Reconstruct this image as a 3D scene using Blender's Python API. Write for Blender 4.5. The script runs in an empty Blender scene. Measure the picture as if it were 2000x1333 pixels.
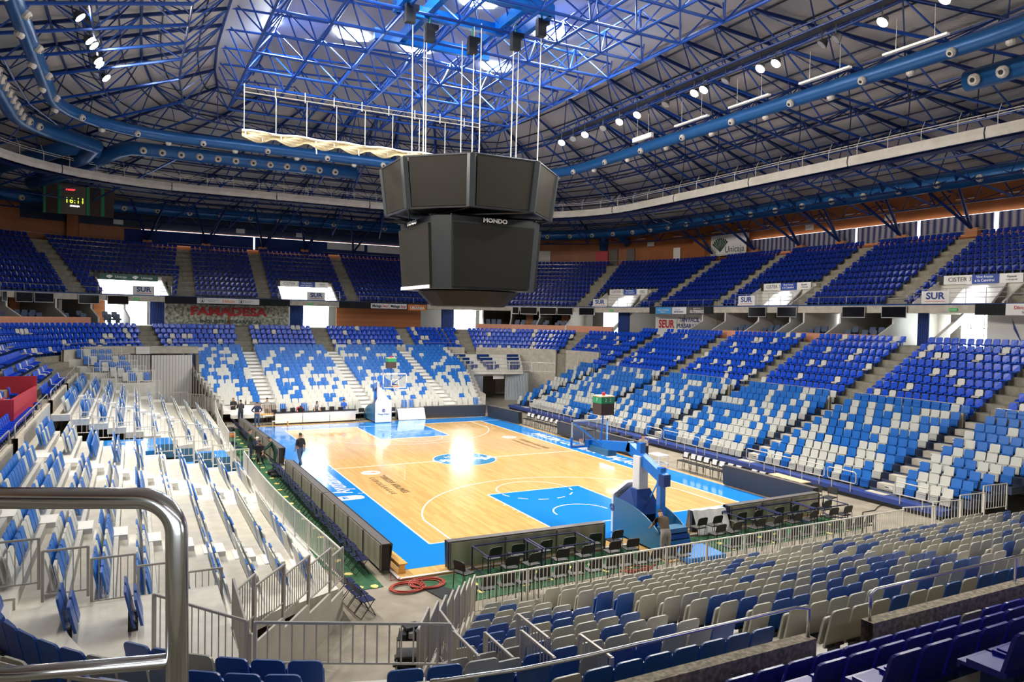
import bpy, bmesh, math, random
import numpy as np
from mathutils import Vector, Matrix
random.seed(7)
PI = math.pi
R = math.radians
scene = bpy.context.scene
COL = scene.collection

# ------------------------------------------------------------------ camera
FPX = 1426.89
CAM = Vector((-16.92, -38.21, 8.07))
YAW, PITCH, ROLL = R(27.42), R(1.69), R(1.17)
_d = Vector((math.sin(YAW)*math.cos(PITCH), math.cos(YAW)*math.cos(PITCH), -math.sin(PITCH)))
_r = Vector((math.cos(YAW), -math.sin(YAW), 0))
_u = _r.cross(_d)
RT = _r*math.cos(ROLL)+_u*math.sin(ROLL)
UP = -_r*math.sin(ROLL)+_u*math.cos(ROLL)
cam = bpy.data.cameras.new('camera'); camo = bpy.data.objects.new('camera', cam); COL.objects.link(camo)
cam.sensor_width = 36; cam.lens = FPX/2000*36; cam.clip_start = .05; cam.clip_end = 400
camo.matrix_world = Matrix(((RT.x, UP.x, -_d.x, CAM.x), (RT.y, UP.y, -_d.y, CAM.y), (RT.z, UP.z, -_d.z, CAM.z), (0, 0, 0, 1)))
scene.camera = camo
def px(x, y, z):
    v = Vector((x, y, z))-CAM; t = v.dot(_d)
    if t < .1: return (-9999, -9999, t)
    return (1000+FPX*v.dot(RT)/t, 666.5-FPX*v.dot(UP)/t, t)
def seen(x, y, z, m=130):
    a, b, t = px(x, y, z)
    return t > .3 and -m < a < 2000+m and -m < b < 1333+m

# ------------------------------------------------------------------ helpers
def area(name, loc, size, power, col, rot=(0, 0, 0), sy=None, spread=180):
    l = bpy.data.lights.new(name, 'AREA'); l.energy = power; l.color = col; l.size = size; l.spread = R(spread)
    if sy: l.shape = 'RECTANGLE'; l.size_y = sy
    o = bpy.data.objects.new(name, l); COL.objects.link(o); o.location = loc; o.rotation_euler = rot; return o
class MB:
    def __init__(s): s.v = []; s.f = []; s.m = []
    def add(s, vs, fs, m=0):
        o = len(s.v); s.v += [tuple(p) for p in vs]; s.f += [tuple(i+o for i in f) for f in fs]; s.m += [m]*len(fs); return s
    def box(s, c, d, rz=0, m=0, rx=0, ry=0):
        hx, hy, hz = d[0]/2, d[1]/2, d[2]/2
        M = Matrix.Rotation(rz, 3, 'Z') @ Matrix.Rotation(rx, 3, 'X') @ Matrix.Rotation(ry, 3, 'Y'); c = Vector(c)
        vs = [c+M @ Vector((x, y, z)) for x in (-hx, hx) for y in (-hy, hy) for z in (-hz, hz)]
        return s.add(vs, [(0, 1, 3, 2), (4, 6, 7, 5), (0, 4, 5, 1), (2, 3, 7, 6), (0, 2, 6, 4), (1, 5, 7, 3)], m)
    def tube(s, p, q, r, n=6, m=0, r2=None):
        p = Vector(p); q = Vector(q); d = q-p
        if d.length < 1e-6: return s
        d.normalize(); a = d.orthogonal().normalized(); b = d.cross(a); r2 = r if r2 is None else r2
        vs = [p+(a*math.cos(2*PI*i/n)+b*math.sin(2*PI*i/n))*r for i in range(n)]+[q+(a*math.cos(2*PI*i/n)+b*math.sin(2*PI*i/n))*r2 for i in range(n)]
        fs = [(i, (i+1) % n, n+(i+1) % n, n+i) for i in range(n)]+[tuple(range(n))[::-1], tuple(range(n, 2*n))]
        return s.add(vs, fs, m)
    def path(s, pts, r, n=8, m=0, closed=False):
        pts = [Vector(p) for p in pts]; N = len(pts); prev = None; rings = []
        for i, p in enumerate(pts):
            if closed: t = (pts[(i+1) % N]-pts[i-1])
            else: t = pts[min(i+1, N-1)]-pts[max(i-1, 0)]
            t.normalize()
            a = t.orthogonal().normalized() if prev is None else (prev-t*prev.dot(t)).normalized()
            prev = a; b = t.cross(a); rr = r[i] if isinstance(r, (list, tuple)) else r
            rings.append([p+(a*math.cos(2*PI*k/n)+b*math.sin(2*PI*k/n))*rr for k in range(n)])
        vs = [v for g in rings for v in g]; fs = []
        for i in range(N if closed else N-1):
            j = (i+1) % N
            fs += [(i*n+k, i*n+(k+1) % n, j*n+(k+1) % n, j*n+k) for k in range(n)]
        if not closed: fs += [tuple(range(n))[::-1], tuple((N-1)*n+k for k in range(n))]
        return s.add(vs, fs, m)
    def prism(s, poly, z0, z1, m=0):
        n = len(poly); a = sum(poly[i][0]*poly[(i+1) % n][1]-poly[(i+1) % n][0]*poly[i][1] for i in range(n))
        if a < 0: poly = poly[::-1]
        vs = [(x, y, z0) for x, y in poly]+[(x, y, z1) for x, y in poly]
        return s.add(vs, [tuple(range(n))[::-1], tuple(range(n, 2*n))]+[(i, (i+1) % n, n+(i+1) % n, n+i) for i in range(n)], m)
    def wallseg(s, p, q, z0, z1, t=.1, m=0):
        p = Vector((p[0], p[1])); q = Vector((q[0], q[1])); d = q-p; L = d.length
        c = (p+q)/2; return s.box((c.x, c.y, (z0+z1)/2), (L, t, z1-z0), math.atan2(d.y, d.x), m)
    def profile(s, pts, x0, x1, m=0):        # polygon in (y,z) extruded along x
        n = len(pts); vs = [(x0, y, z) for y, z in pts]+[(x1, y, z) for y, z in pts]
        return s.add(vs, [tuple(range(n)), tuple(range(n, 2*n))[::-1]]+[(i, n+i, n+(i+1) % n, (i+1) % n) for i in range(n)], m)
    def grid(s, rows, m=0, closed=False):
        n = len(rows[0]); vs = [p for g in rows for p in g]; fs = []
        for i in range(len(rows)-1):
            fs += [(i*n+k, i*n+(k+1) % n, (i+1)*n+(k+1) % n, (i+1)*n+k) for k in range(n if closed else n-1)]
        return s.add(vs, fs, m)
    def mesh(s, name, mats, smooth=False):
        me = bpy.data.meshes.new(name); me.from_pydata(s.v, [], s.f)
        for x in (mats if isinstance(mats, (list, tuple)) else [mats]): me.materials.append(x)
        me.polygons.foreach_set('material_index', s.m)
        if smooth: me.polygons.foreach_set('use_smooth', [True]*len(s.f))
        me.update(); return me
    def build(s, name, mats, parent=None, smooth=False, loc=None, rz=0):
        o = bpy.data.objects.new(name, s.mesh(name, mats, smooth)); COL.objects.link(o)
        if parent: o.parent = parent
        if loc is not None: o.location = loc
        o.rotation_euler.z = rz
        return o
def bevel(o, w=.01, seg=2):
    b = o.modifiers.new('bevel', 'BEVEL'); b.width = w; b.segments = seg; b.limit_method = 'ANGLE'; b.angle_limit = R(40); return o
def tag(o, label, cat, group=None, kind=None):
    if label: o['label'] = label
    if cat: o['category'] = cat
    if group: o['group'] = group
    if kind: o['kind'] = kind
    return o
def thing(name, label, cat, loc=(0, 0, 0), rz=0, group=None):
    o = bpy.data.objects.new(name, None); COL.objects.link(o); o.location = loc; o.rotation_euler.z = rz; o.empty_display_size = .1
    return tag(o, label, cat, group)
def struct(o, label=None):
    o['kind'] = 'structure'
    if label: o['label'] = label
    return o
def dup(root, loc, rz, label=None, group=None):
    r = root.copy(); COL.objects.link(r); r.location = loc; r.rotation_euler = (0, 0, rz)
    if label: r['label'] = label
    if group: r['group'] = group
    for ch in root.children:
        c = ch.copy(); COL.objects.link(c); c.parent = r
        for g in ch.children:
            e = g.copy(); COL.objects.link(e); e.parent = c
    return r
NUM = ('first second third fourth fifth sixth seventh eighth ninth tenth eleventh twelfth thirteenth fourteenth fifteenth sixteenth seventeenth eighteenth nineteenth twentieth').split()
TENS = {20: 'twenty', 30: 'thirty', 40: 'forty', 50: 'fifty', 60: 'sixty', 70: 'seventy', 80: 'eighty'}
def nth(i):
    if i < 20: return NUM[i]
    n = i+1; t = n//10*10
    return (TENS[t][:-1]+'ieth') if n % 10 == 0 else TENS[t]+'-'+NUM[n % 10-1]
def text(name, body, loc, size, m, parent=None, rot=(0, 0, 0), ext=.004, sx=1, align='CENTER', bold=0, shear=0, space=1):
    c = bpy.data.curves.new(name, 'FONT'); c.body = body; c.size = size; c.extrude = ext; c.align_x = align; c.align_y = 'CENTER'; c.offset = bold; c.shear = shear; c.space_character = space
    c.resolution_u = 3; c.materials.append(m); o = bpy.data.objects.new(name, c); COL.objects.link(o); o.location = loc; o.rotation_euler = rot; o.scale = (sx, 1, 1)
    if parent: o.parent = parent
    return o

# ------------------------------------------------------------------ materials
def mat(name, col, rough=.5, metal=0, noise=None, bump=0, spec=.5, coat=0, emit=None, es=0, trans=0):
    m = bpy.data.materials.new(name); m.use_nodes = True; nt = m.node_tree; b = nt.nodes['Principled BSDF']
    b.inputs['Base Color'].default_value = (*col, 1); b.inputs['Roughness'].default_value = rough; b.inputs['Metallic'].default_value = metal
    b.inputs['Specular IOR Level'].default_value = spec; b.inputs['Coat Weight'].default_value = coat; b.inputs['Coat Roughness'].default_value = .05
    if trans: b.inputs['Transmission Weight'].default_value = trans
    if emit: b.inputs['Emission Color'].default_value = (*emit, 1); b.inputs['Emission Strength'].default_value = es
    if noise:
        sc, amt, col2 = noise
        tc = nt.nodes.new('ShaderNodeTexCoord'); n = nt.nodes.new('ShaderNodeTexNoise'); n.inputs['Scale'].default_value = sc; n.inputs['Detail'].default_value = 5
        nt.links.new(tc.outputs['Object'], n.inputs['Vector'])
        r = nt.nodes.new('ShaderNodeValToRGB'); r.color_ramp.elements[0].position = .35; r.color_ramp.elements[1].position = .68
        r.color_ramp.elements[0].color = (*col2, 1); r.color_ramp.elements[1].color = (*col, 1)
        nt.links.new(n.outputs['Fac'], r.inputs['Fac']); nt.links.new(r.outputs['Color'], b.inputs['Base Color'])
        if bump:
            bp = nt.nodes.new('ShaderNodeBump'); bp.inputs['Strength'].default_value = bump; bp.inputs['Distance'].default_value = .02
            nt.links.new(n.outputs['Fac'], bp.inputs['Height']); nt.links.new(bp.outputs['Normal'], b.inputs['Normal'])
    return m
def wave_mat(name, col, col2, scale, axis='X', rough=.6, bump=.5, uv=False, metal=0, dist=0):
    m = mat(name, col, rough, metal); nt = m.node_tree; b = nt.nodes['Principled BSDF']
    tc = nt.nodes.new('ShaderNodeTexCoord'); w = nt.nodes.new('ShaderNodeTexWave'); w.wave_type = 'BANDS'; w.bands_direction = axis
    w.inputs['Scale'].default_value = scale; w.inputs['Distortion'].default_value = dist; w.inputs['Detail'].default_value = 1
    nt.links.new(tc.outputs['UV' if uv else 'Object'], w.inputs['Vector'])
    r = nt.nodes.new('ShaderNodeValToRGB'); r.color_ramp.elements[0].color = (*col2, 1); r.color_ramp.elements[1].color = (*col, 1)
    nt.links.new(w.outputs['Fac'], r.inputs['Fac']); nt.links.new(r.outputs['Color'], b.inputs['Base Color'])
    if bump:
        bp = nt.nodes.new('ShaderNodeBump'); bp.inputs['Strength'].default_value = bump; bp.inputs['Distance'].default_value = .05
        nt.links.new(w.outputs['Fac'], bp.inputs['Height']); nt.links.new(bp.outputs['Normal'], b.inputs['Normal'])
    return m
def wood_floor(name):
    m = mat(name, (.78, .5, .2), .16, coat=.6); nt = m.node_tree; b = nt.nodes['Principled BSDF']
    tc = nt.nodes.new('ShaderNodeTexCoord'); mp = nt.nodes.new('ShaderNodeMapping'); mp.inputs['Rotation'].default_value = (0, 0, PI/2)
    br = nt.nodes.new('ShaderNodeTexBrick'); br.inputs['Scale'].default_value = 1; br.inputs['Brick Width'].default_value = 1.6; br.inputs['Row Height'].default_value = .13
    br.inputs['Mortar Size'].default_value = .003; br.inputs['Color1'].default_value = (.86, .56, .22, 1); br.inputs['Color2'].default_value = (.74, .44, .15, 1); br.inputs['Mortar'].default_value = (.5, .28, .1, 1)
    nt.links.new(tc.outputs['Object'], mp.inputs['Vector']); nt.links.new(mp.outputs['Vector'], br.inputs['Vector'])
    nt.links.new(br.outputs['Color'], b.inputs['Base Color']); return m
M = {}
M['concrete'] = mat('concrete', (.33, .29, .225), .7, noise=(1.3, .5, (.22, .19, .145)), bump=.15)
M['pale_concrete'] = mat('pale_concrete', (.62, .56, .46), .8, noise=(2.5, .5, (.48, .43, .35)), bump=.3)
M['shaded_rough_concrete'] = mat('shaded_rough_concrete', (.42, .36, .26), .9, noise=(14, .5, (.17, .145, .11)), bump=.6)  # near parapet: real speckle, with its shade painted in as darker colour
M['tread'] = mat('terrace_concrete', (.34, .31, .24), .8, noise=(3, .5, (.25, .225, .17)), bump=.2)
M['deck'] = mat('deck_boards', (.76, .73, .66), .45, noise=(3, .4, (.66, .63, .55)))
M['deck_dark'] = mat('dark_deck', (.05, .07, .13), .5)
M['panel'] = mat('grey_cladding', (.44, .41, .36), .6, noise=(2, .3, (.38, .355, .31)))
M['wood'] = wood_floor('parquet')
M['court_blue'] = mat('court_blue_paint', (.012, .26, .78), .14, coat=.5)
M['circle_blue'] = mat('circle_blue_paint', (.05, .28, .55), .14, coat=.5)
M['white_line'] = mat('white_line_paint', (.92, .9, .88), .2, coat=.3)
M['carpet'] = mat('green_carpet', (.035, .13, .06), .95, noise=(6, .4, (.02, .085, .035)))
M['yellow'] = mat('yellow_pad', (.75, .65, .2), .7)
M['seat_blue'] = mat('seat_blue_plastic', (.008, .14, .52), .38)
M['seat_grey'] = mat('seat_grey_plastic', (.60, .60, .55), .42)
M['near_blue'] = mat('folding_seat_blue', (.007, .065, .30), .35)
M['near_grey'] = mat('folding_seat_grey', (.38, .37, .32), .42)
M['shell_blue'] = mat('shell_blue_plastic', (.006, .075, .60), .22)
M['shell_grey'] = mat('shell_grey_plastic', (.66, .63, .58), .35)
M['upper_shaded_blue'] = mat('upper_shaded_blue_plastic', (.006, .025, .26), .18)  # seat blue darkened, the dim light of the upper tier painted in
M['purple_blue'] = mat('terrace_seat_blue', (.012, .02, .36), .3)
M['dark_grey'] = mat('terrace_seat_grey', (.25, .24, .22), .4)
M['black'] = mat('black_plastic', (.012, .012, .013), .5)
M['black_metal'] = mat('black_steel', (.02, .02, .024), .4, .3)
M['screen'] = mat('unlit_screen', (.017, .0155, .012), .6, noise=(30, .2, (.013, .012, .009)), spec=.15)
M['screen_dark'] = mat('unlit_dark_screen', (.009, .009, .008), .6, spec=.15)
M['monitor'] = mat('monitor_glass', (.008, .008, .01), .1)
M['cabinet'] = mat('scoreboard_cabinet', (.018, .022, .025), .45, .2)
M['led'] = mat('led_board_face', (.035, .036, .042), .55)
M['led_back'] = wave_mat('led_board_back', (.55, .52, .4), (.42, .4, .3), .5, 'X', .3, .0, metal=.4)
M['led_top'] = mat('led_board_top', (.13, .12, .12), .5, .2)
M['chrome'] = mat('polished_steel', (.78, .8, .84), .16, 1)
M['steel'] = mat('galvanised_steel', (.52, .51, .49), .42, .7, noise=(8, .3, (.42, .41, .39)))
M['rail_grey'] = mat('grey_rail_steel', (.40, .37, .34), .35, .6)
M['fence_grey'] = mat('fence_grey_paint', (.42, .39, .36), .45, .2)
M['white_fence'] = mat('pale_fence_paint', (.75, .72, .66), .4, .1)
M['truss'] = mat('truss_blue_paint', (.012, .075, .38), .28, .25)
M['truss_dark'] = mat('truss_navy_paint', (.008, .03, .15), .35, .2)
M['duct'] = mat('duct_blue', (.012, .10, .30), .35, .2)
M['nozzle'] = mat('nozzle_white', (.62, .58, .52), .5)
M['white'] = mat('white_paint', (.82, .8, .76), .5)
M['vinyl'] = mat('white_vinyl', (.86, .85, .84), .45, noise=(2, .1, (.76, .75, .74)), bump=.8)
M['banner'] = mat('catwalk_banner_cloth', (.66, .62, .56), .8, noise=(1.2, .2, (.55, .52, .46)), bump=.5)
M['net'] = mat('rope_netting', (.62, .52, .33), .9)
M['rope'] = mat('white_rope', (.8, .77, .66), .8)
M['orange_wood'] = wave_mat('orange_wood_wall', (.50, .175, .055), (.42, .14, .045), .6, 'Z', .5, 0)
M['brown'] = mat('brown_wood_wall', (.40, .135, .04), .5, noise=(.6, .3, (.32, .105, .032)))
M['counter'] = mat('salmon_counter', (.74, .33, .2), .45)
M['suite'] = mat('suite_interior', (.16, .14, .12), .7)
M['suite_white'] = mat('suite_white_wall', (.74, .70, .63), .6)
M['curtain'] = wave_mat('navy_curtain', (.015, .06, .32), (.004, .018, .12), 2.2, 'X', .7, .8)
M['curtain_y'] = wave_mat('navy_curtain_side', (.015, .06, .32), (.004, .018, .12), 2.2, 'Y', .7, .8)
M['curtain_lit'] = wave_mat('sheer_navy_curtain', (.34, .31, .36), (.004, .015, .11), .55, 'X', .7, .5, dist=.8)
M['grey_curtain'] = wave_mat('grey_curtain', (.60, .58, .54), (.48, .46, .43), 1.4, 'X', .6, .6)
M['silver_curtain'] = wave_mat('silver_curtain', (.55, .6, .65), (.4, .44, .5), 2.0, 'X', .3, .6, metal=.4)
M['black_cloth'] = wave_mat('black_drape', (.012, .015, .018), (.004, .005, .007), 2.5, 'X', .8, .6)
M['blue_metal'] = mat('blue_painted_steel', (.005, .19, .72), .25, .1, coat=.3)
M['blue_dark'] = mat('navy_painted_steel', (.012, .05, .22), .35, .2)
M['blue_base'] = mat('basket_base_blue', (.03, .15, .3), .35)
M['frame_navy'] = mat('navy_tube', (.015, .02, .09), .35, .3)
M['stand_blue'] = mat('stand_front_blue', (.03, .06, .27), .4)
M['pad_white'] = mat('white_padding', (.85, .84, .84), .4, noise=(3, .1, (.76, .75, .75)), bump=.4)
M['orange'] = mat('rim_orange', (.85, .2, .04), .4)
M['green_panel'] = mat('green_panel', (.02, .28, .12), .5)
M['brown_panel'] = mat('brown_panel', (.06, .035, .03), .6)
M['green_sign'] = mat('green_exit_sign', (.05, .35, .08), .5, emit=(.05, .5, .1), es=.15)
M['red'] = mat('red_panel', (.55, .03, .05), .5)
M['red_text'] = mat('red_lettering', (.62, .02, .03), .5)
M['navy_text'] = mat('navy_lettering', (.02, .05, .25), .5)
M['black_text'] = mat('black_lettering', (.02, .02, .02), .5)
M['court_black'] = mat('court_lettering', (.04, .02, .008), .4)
M['green_text'] = mat('dark_green_print', (.01, .06, .035), .5)
M['board_green'] = mat('dark_green_board', (.02, .07, .06), .5)
M['board_blue'] = mat('navy_board', (.015, .05, .28), .5)
M['sky_board'] = mat('light_blue_board', (.08, .35, .7), .5)
M['grey_board'] = mat('grey_board', (.12, .115, .11), .5)
M['orange_board'] = mat('orange_board', (.7, .2, .03), .5)
M['crowd'] = mat('crowd_print', (.8, .78, .6), .6, noise=(3.5, .5, (.12, .13, .09)))
M['daylight'] = mat('bright_daylight_pane', (.9, .95, 1), .5, emit=(.86, .95, 1), es=14)
M['daylight_soft'] = mat('daylit_pane', (.9, .95, 1), .5, emit=(.9, .96, 1), es=4)
M['window_dim'] = mat('dim_daylight_pane', (.9, .95, 1), .5, emit=(.9, .96, 1), es=2)
M['skylight'] = mat('skylight_pane', (.9, .95, 1), .5, emit=(.85, .95, 1), es=16)
M['lamp'] = mat('floodlight_lens', (1, 1, 1), .5, emit=(1, .93, .8), es=260)
M['lamp_off'] = mat('floodlight_unlit', (.6, .6, .62), .2, .6)
M['lamp_body'] = mat('floodlight_body', (.05, .05, .05), .5)
M['led_yellow'] = mat('yellow_digits', (.8, .9, .1), .5, emit=(.75, 1, .05), es=1.6)
M['led_red'] = mat('red_digits', (.8, .05, .05), .5, emit=(1, .04, .05), es=3)
M['led_white'] = mat('white_digits', (.8, .8, .8), .5, emit=(1, 1, 1), es=1.2)
M['cable_red'] = mat('red_cable', (.45, .06, .035), .6)
M['cable_dark'] = mat('dark_cable', (.03, .025, .02), .6)
M['bench_wood'] = mat('bench_pine', (.78, .45, .12), .4, noise=(4, .3, (.66, .36, .09)))
M['ply'] = mat('plywood_top', (.72, .52, .3), .5)
M['skin'] = mat('skin', (.48, .27, .18), .6)
M['hair'] = mat('dark_hair', (.02, .015, .012), .7)
M['glass'] = mat('backboard_glass', (.9, .95, 1), .03, trans=.95)
M['blue_mat'] = mat('blue_gym_mat', (.02, .2, .62), .6)
M['plant'] = mat('plant_leaves', (.03, .1, .03), .7)
M['leather'] = mat('suite_seat_blue', (.07, .10, .17), .5)
M['roof'] = wave_mat('corrugated_roof', (.78, .75, .72), (.56, .54, .52), 1.0, 'X', .55, .5, uv=True)
M['roof_in'] = wave_mat('corrugated_lantern', (.60, .60, .62), (.48, .48, .5), 1.0, 'X', .5, .4, uv=True)
M['purlin'] = mat('purlin_navy', (.012, .02, .05), .5, .2)

# ------------------------------------------------------------------ rounded-rectangle plans
class RR:
    """plan curve; order: left side going +Y, far-left corner, far side +X, far-right corner, right side -Y, near-right corner, near side -X, near-left corner"""
    def __init__(s, L, Rr, N, F, rc):
        s.rc = rc; q = PI/2*rc; x0, x1, y0, y1 = -L, Rr, -N, F
        s.seg = []; t = 0
        for kind, a, b in (('l', (x0, y0+rc), (x0, y1-rc)), ('c', (x0+rc, y1-rc), PI), ('l', (x0+rc, y1), (x1-rc, y1)), ('c', (x1-rc, y1-rc), PI/2),
                           ('l', (x1, y1-rc), (x1, y0+rc)), ('c', (x1-rc, y0+rc), 0), ('l', (x1-rc, y0), (x0+rc, y0)), ('c', (x0+rc, y0+rc), -PI/2)):
            n = q if kind == 'c' else math.hypot(b[0]-a[0], b[1]-a[1]); s.seg.append((t, n, kind, a, b)); t += n
        s.len = t
    def at(s, u, d=0):
        u %= s.len
        for t, n, k, a, b in s.seg:
            if u <= t+n+1e-9:
                w = (u-t)/n
                if k == 'l':
                    dx, dy = (b[0]-a[0])/n, (b[1]-a[1])/n
                    return (a[0]+dx*(u-t)-dy*d, a[1]+dy*(u-t)+dx*d, -dy, dx, 1.0)
                ang = b-w*PI/2; r = s.rc+d
                return (a[0]+r*math.cos(ang), a[1]+r*math.sin(ang), math.cos(ang), math.sin(ang), (s.rc+d)/s.rc)
    def u_of(s, x, y):
        best = None
        for i in range(1600):
            u = s.len*i/1600; p = s.at(u); q = s.at(u, 3)
            # distance from the normal ray
            dx, dy = x-p[0], y-p[1]; along = dx*p[2]+dy*p[3]; off = abs(-dx*p[3]+dy*p[2])
            if abs(along) < 16 and (best is None or off < best[0]): best = (off, u)
        return best[1]
    def samples(s, u0=0, u1=None, step=1.5):
        u1 = s.len if u1 is None else u1; out = [u0]; u = u0
        brk = [t for t, n, k, a, b in s.seg]+[s.len]
        while u < u1-1e-6:
            st = step
            nb = min([b for b in brk if b > u+1e-6]+[u1]); st = min(st if s.kind(u+.01) == 'c' else 6, nb-u, u1-u); u += st; out.append(u)
        return out
    def kind(s, u):
        u %= s.len
        for t, n, k, a, b in s.seg:
            if u < t+n: return k
        return 'l'
def facing(nx, ny): return math.atan2(nx, -ny)
LOW = RR(20.4, 21.3, 31, 31, 8.2)
UPR = RR(31, 31, 41, 41, 18)

def strip(path, us, prof, m=0, mb=None, closed=True):
    """sweep a (d,z) profile along a plan path"""
    mb = mb or MB(); rows = []
    for d, z in prof:
        rows.append([(path.at(u, d)[0], path.at(u, d)[1], z) for u in us])
    n = len(us); o = len(mb.v)
    return mb.grid(rows, m, False)

# ------------------------------------------------------------------ ground and court
struct(MB().box((0, 8, -.16), (110, 110, .2)).build('floor', M['concrete']), 'grey concrete arena floor around the court')
cf = MB().box((0, 0, -.03), (19.2, 33.8, .06)).build('court_floor', M['wood']); struct(cf, 'glossy pale parquet basketball court floor')
BL = MB()
for (x0, x1, y0, y1) in ((-9.3, -7.5, -16.2, 16.2), (7.5, 9.3, -16.2, 16.2), (-7.5, 7.5, -16.2, -14), (-7.5, 7.5, 14, 16.2), (-2.45, 2.45, -14, -8.2), (-2.45, 2.45, 8.2, 14)):
    BL.box(((x0+x1)/2, (y0+y1)/2, .002), (x1-x0, y1-y0, .004))
BL.build('blue_border', M['court_blue'], cf)
cc = MB().prism([(1.8*math.cos(2*PI*i/64), 1.8*math.sin(2*PI*i/64)) for i in range(64)], 0, .005).build('centre_circle', M['circle_blue'], cf)
LN = MB(); LW = .07
def ln(x0, y0, x1, y1, w=LW, z=.007):
    LN.wallseg((x0, y0), (x1, y1), .0, z, w)
def arc(cx, cy, r, a0, a1, w=LW, z=.007, n=40):
    pts = [(cx+rr*math.cos(R(a0+(a1-a0)*i/n)), cy+rr*math.sin(R(a0+(a1-a0)*i/n)), z) for rr in (r-w/2, r+w/2) for i in range(n+1)]
    LN.add(pts, [(i, i+1, n+2+i, n+1+i) for i in range(n)])
for s in (-1, 1):
    ln(-7.5, 14*s, 7.5, 14*s); ln(7.5*s, -14, 7.5*s, 14)
    ln(-2.45, 14*s, -2.45, 8.2*s); ln(2.45, 14*s, 2.45, 8.2*s); ln(-2.45, 8.2*s, 2.45, 8.2*s)
    arc(0, 8.2*s, 1.8, 180 if s > 0 else 0, 360 if s > 0 else 180)
    for k in range(6):
        a = (0 if s > 0 else 180)+k*30+7; arc(0, 8.2*s, 1.8, a, a+15, n=5)
    arc(0, 12.425*s, 1.25, 180 if s > 0 else 0, 360 if s > 0 else 180)
    th = math.degrees(math.acos(6.6/6.75)); 
    if s > 0: arc(0, 12.425, 6.75, 180+th, 360-th, n=70)
    else: arc(0, -12.425, 6.75, th, 180-th, n=70)
    for q in (-6.6, 6.6): ln(q, 14*s, q, (12.425-1.4)*s)
    for q in (-1, 1):
        for yy in (1.75, 2.6, 3.0, 3.85, 4.7): ln(q*2.45, (14-yy)*s, q*2.6, (14-yy)*s, .09)
ln(-7.65, 0, 7.65, 0); arc(0, 0, 1.8, 0, 360, n=90); ln(-7.8, -5.7, -7.5, -5.7); ln(-7.8, 5.7, -7.5, 5.7)
ln(7.5, 14, 9.3, 14); ln(7.5, -3.4, 8.9, -3.4); ln(7.5, 6.2, 8.9, 6.2)
LN.build('line_markings', M['white_line'], cf)
MB().wallseg((-9.6, -16.87), (9.6, -16.87), 0, .008, .12).wallseg((-9.6, -16.87), (-9.6, 16.9), 0, .008, .1).build('edge_strip', M['white_line'], cf)
Z = R(90)
text('side_lettering', 'Ayuntamiento', (-8.35, -2.9, .008), 1.25, M['white_line'], cf, (0, 0, Z), .001, sx=.72, bold=.01)
lg = MB().prism([(-8.98, -6.75), (-8.98, -6.0), (-7.98, -6.0), (-7.75, -6.15), (-7.7, -6.4), (-7.75, -6.62), (-7.98, -6.75)], .0, .006).build('sponsor_badge', M['white_line'], cf)
text('badge_lettering', 'E', (-8.55, -6.38, .012), .5, M['court_blue'], lg, (0, 0, 0), .001, bold=.02)
text('side_lettering', 'MARTIN CARPENA · MALAGA', (8.42, .6, .008), 1.0, M['white_line'], cf, (0, 0, -Z), .001, sx=.95, bold=.035)
text('end_lettering', 'PALACIO', (-5.1, 15.45, .008), .8, M['white_line'], cf, (0, 0, PI), .001, sx=1.5, bold=.02)
for sx_, sy_, rz in ((-1, -1, Z), (1, 1, -Z)):
    bx, by = (-6.0, -1.62) if sx_ < 0 else (6.0, 6.1)
    e = MB().prism([(bx+.5*math.cos(2*PI*i/32), by+.5*math.sin(2*PI*i/32)) for i in range(32)], 0, .005).build('league_badge', M['white_line'], cf)
    MB().prism([(bx+.02, by-.14), (bx+.26, by-.02), (bx+.3, by+.16), (bx+.05, by+.1)], .005, .008).path([(bx-.38, by-.05, .008), (bx-.15, by+.16, .008), (bx+.1, by+.1, .008), (bx+.35, by-.12, .008)], .012).build('badge_mark', M['orange'], e)
    if sx_ < 0:
        text('league_lettering', 'TURKISH AIRLINES', (-5.72, -4.4, .006), .46, M['court_black'], cf, (0, 0, -Z), .001, sx=.86, space=1.22, bold=.006)
        text('league_lettering', 'EUROLEAGUE', (-6.32, -4.6, .006), .38, M['court_black'], cf, (0, 0, -Z), .001, sx=1.15, space=1.5)
    else:
        text('league_lettering', 'TURKISH AIRLINES', (6.28, 3.2, .006), .46, M['court_black'], cf, (0, 0, -Z), .001, sx=.86, space=1.22, bold=.006)
        text('league_lettering', 'EUROLEAGUE', (5.68, 3.1, .006), .38, M['court_black'], cf, (0, 0, -Z), .001, sx=1.15, space=1.5)
text('circle_lettering', 'UNICAJA', (0, -.1, .008), .95, M['white_line'], cf, (0, 0, 0), .001, bold=.03)
text('circle_lettering', 'MALAGA', (0, .85, .008), .45, M['white_line'], cf, (0, 0, 0), .001, bold=.02)
# carpets, mats
cp = MB().prism([(-10.2, -17.2), (-10.95, -17.2), (-11.6, -14), (-11.6, 16.5), (-10.2, 16.5)], -.06, -.045).build('green_carpet', M['carpet']); tag(cp, 'green carpet strip under the line of folding chairs left of the court', 'carpet')
cp = MB().prism([(-9.35, -17.15), (-8.2, -17.05), (-.9, -17.05), (-.9, -19.0), (-8.75, -19.35)], -.06, -.045).build('green_carpet', M['carpet']); tag(cp, 'green carpet left of the near basket, with navy desk frames on it', 'carpet')
cp = MB().prism([(1.5, -17.05), (9.3, -17.05), (9.3, -18.9), (1.2, -18.9)], -.06, -.045).build('green_carpet', M['carpet']); tag(cp, 'green carpet right of the near basket', 'carpet')
MB()
wp = MB().box((.3, -17.9, -.04), (2.3, 2.2, .05)).build('floor_platform', M['wood']); tag(wp, 'pale wooden floor extension under the near basket', 'platform')
k = 0
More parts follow.
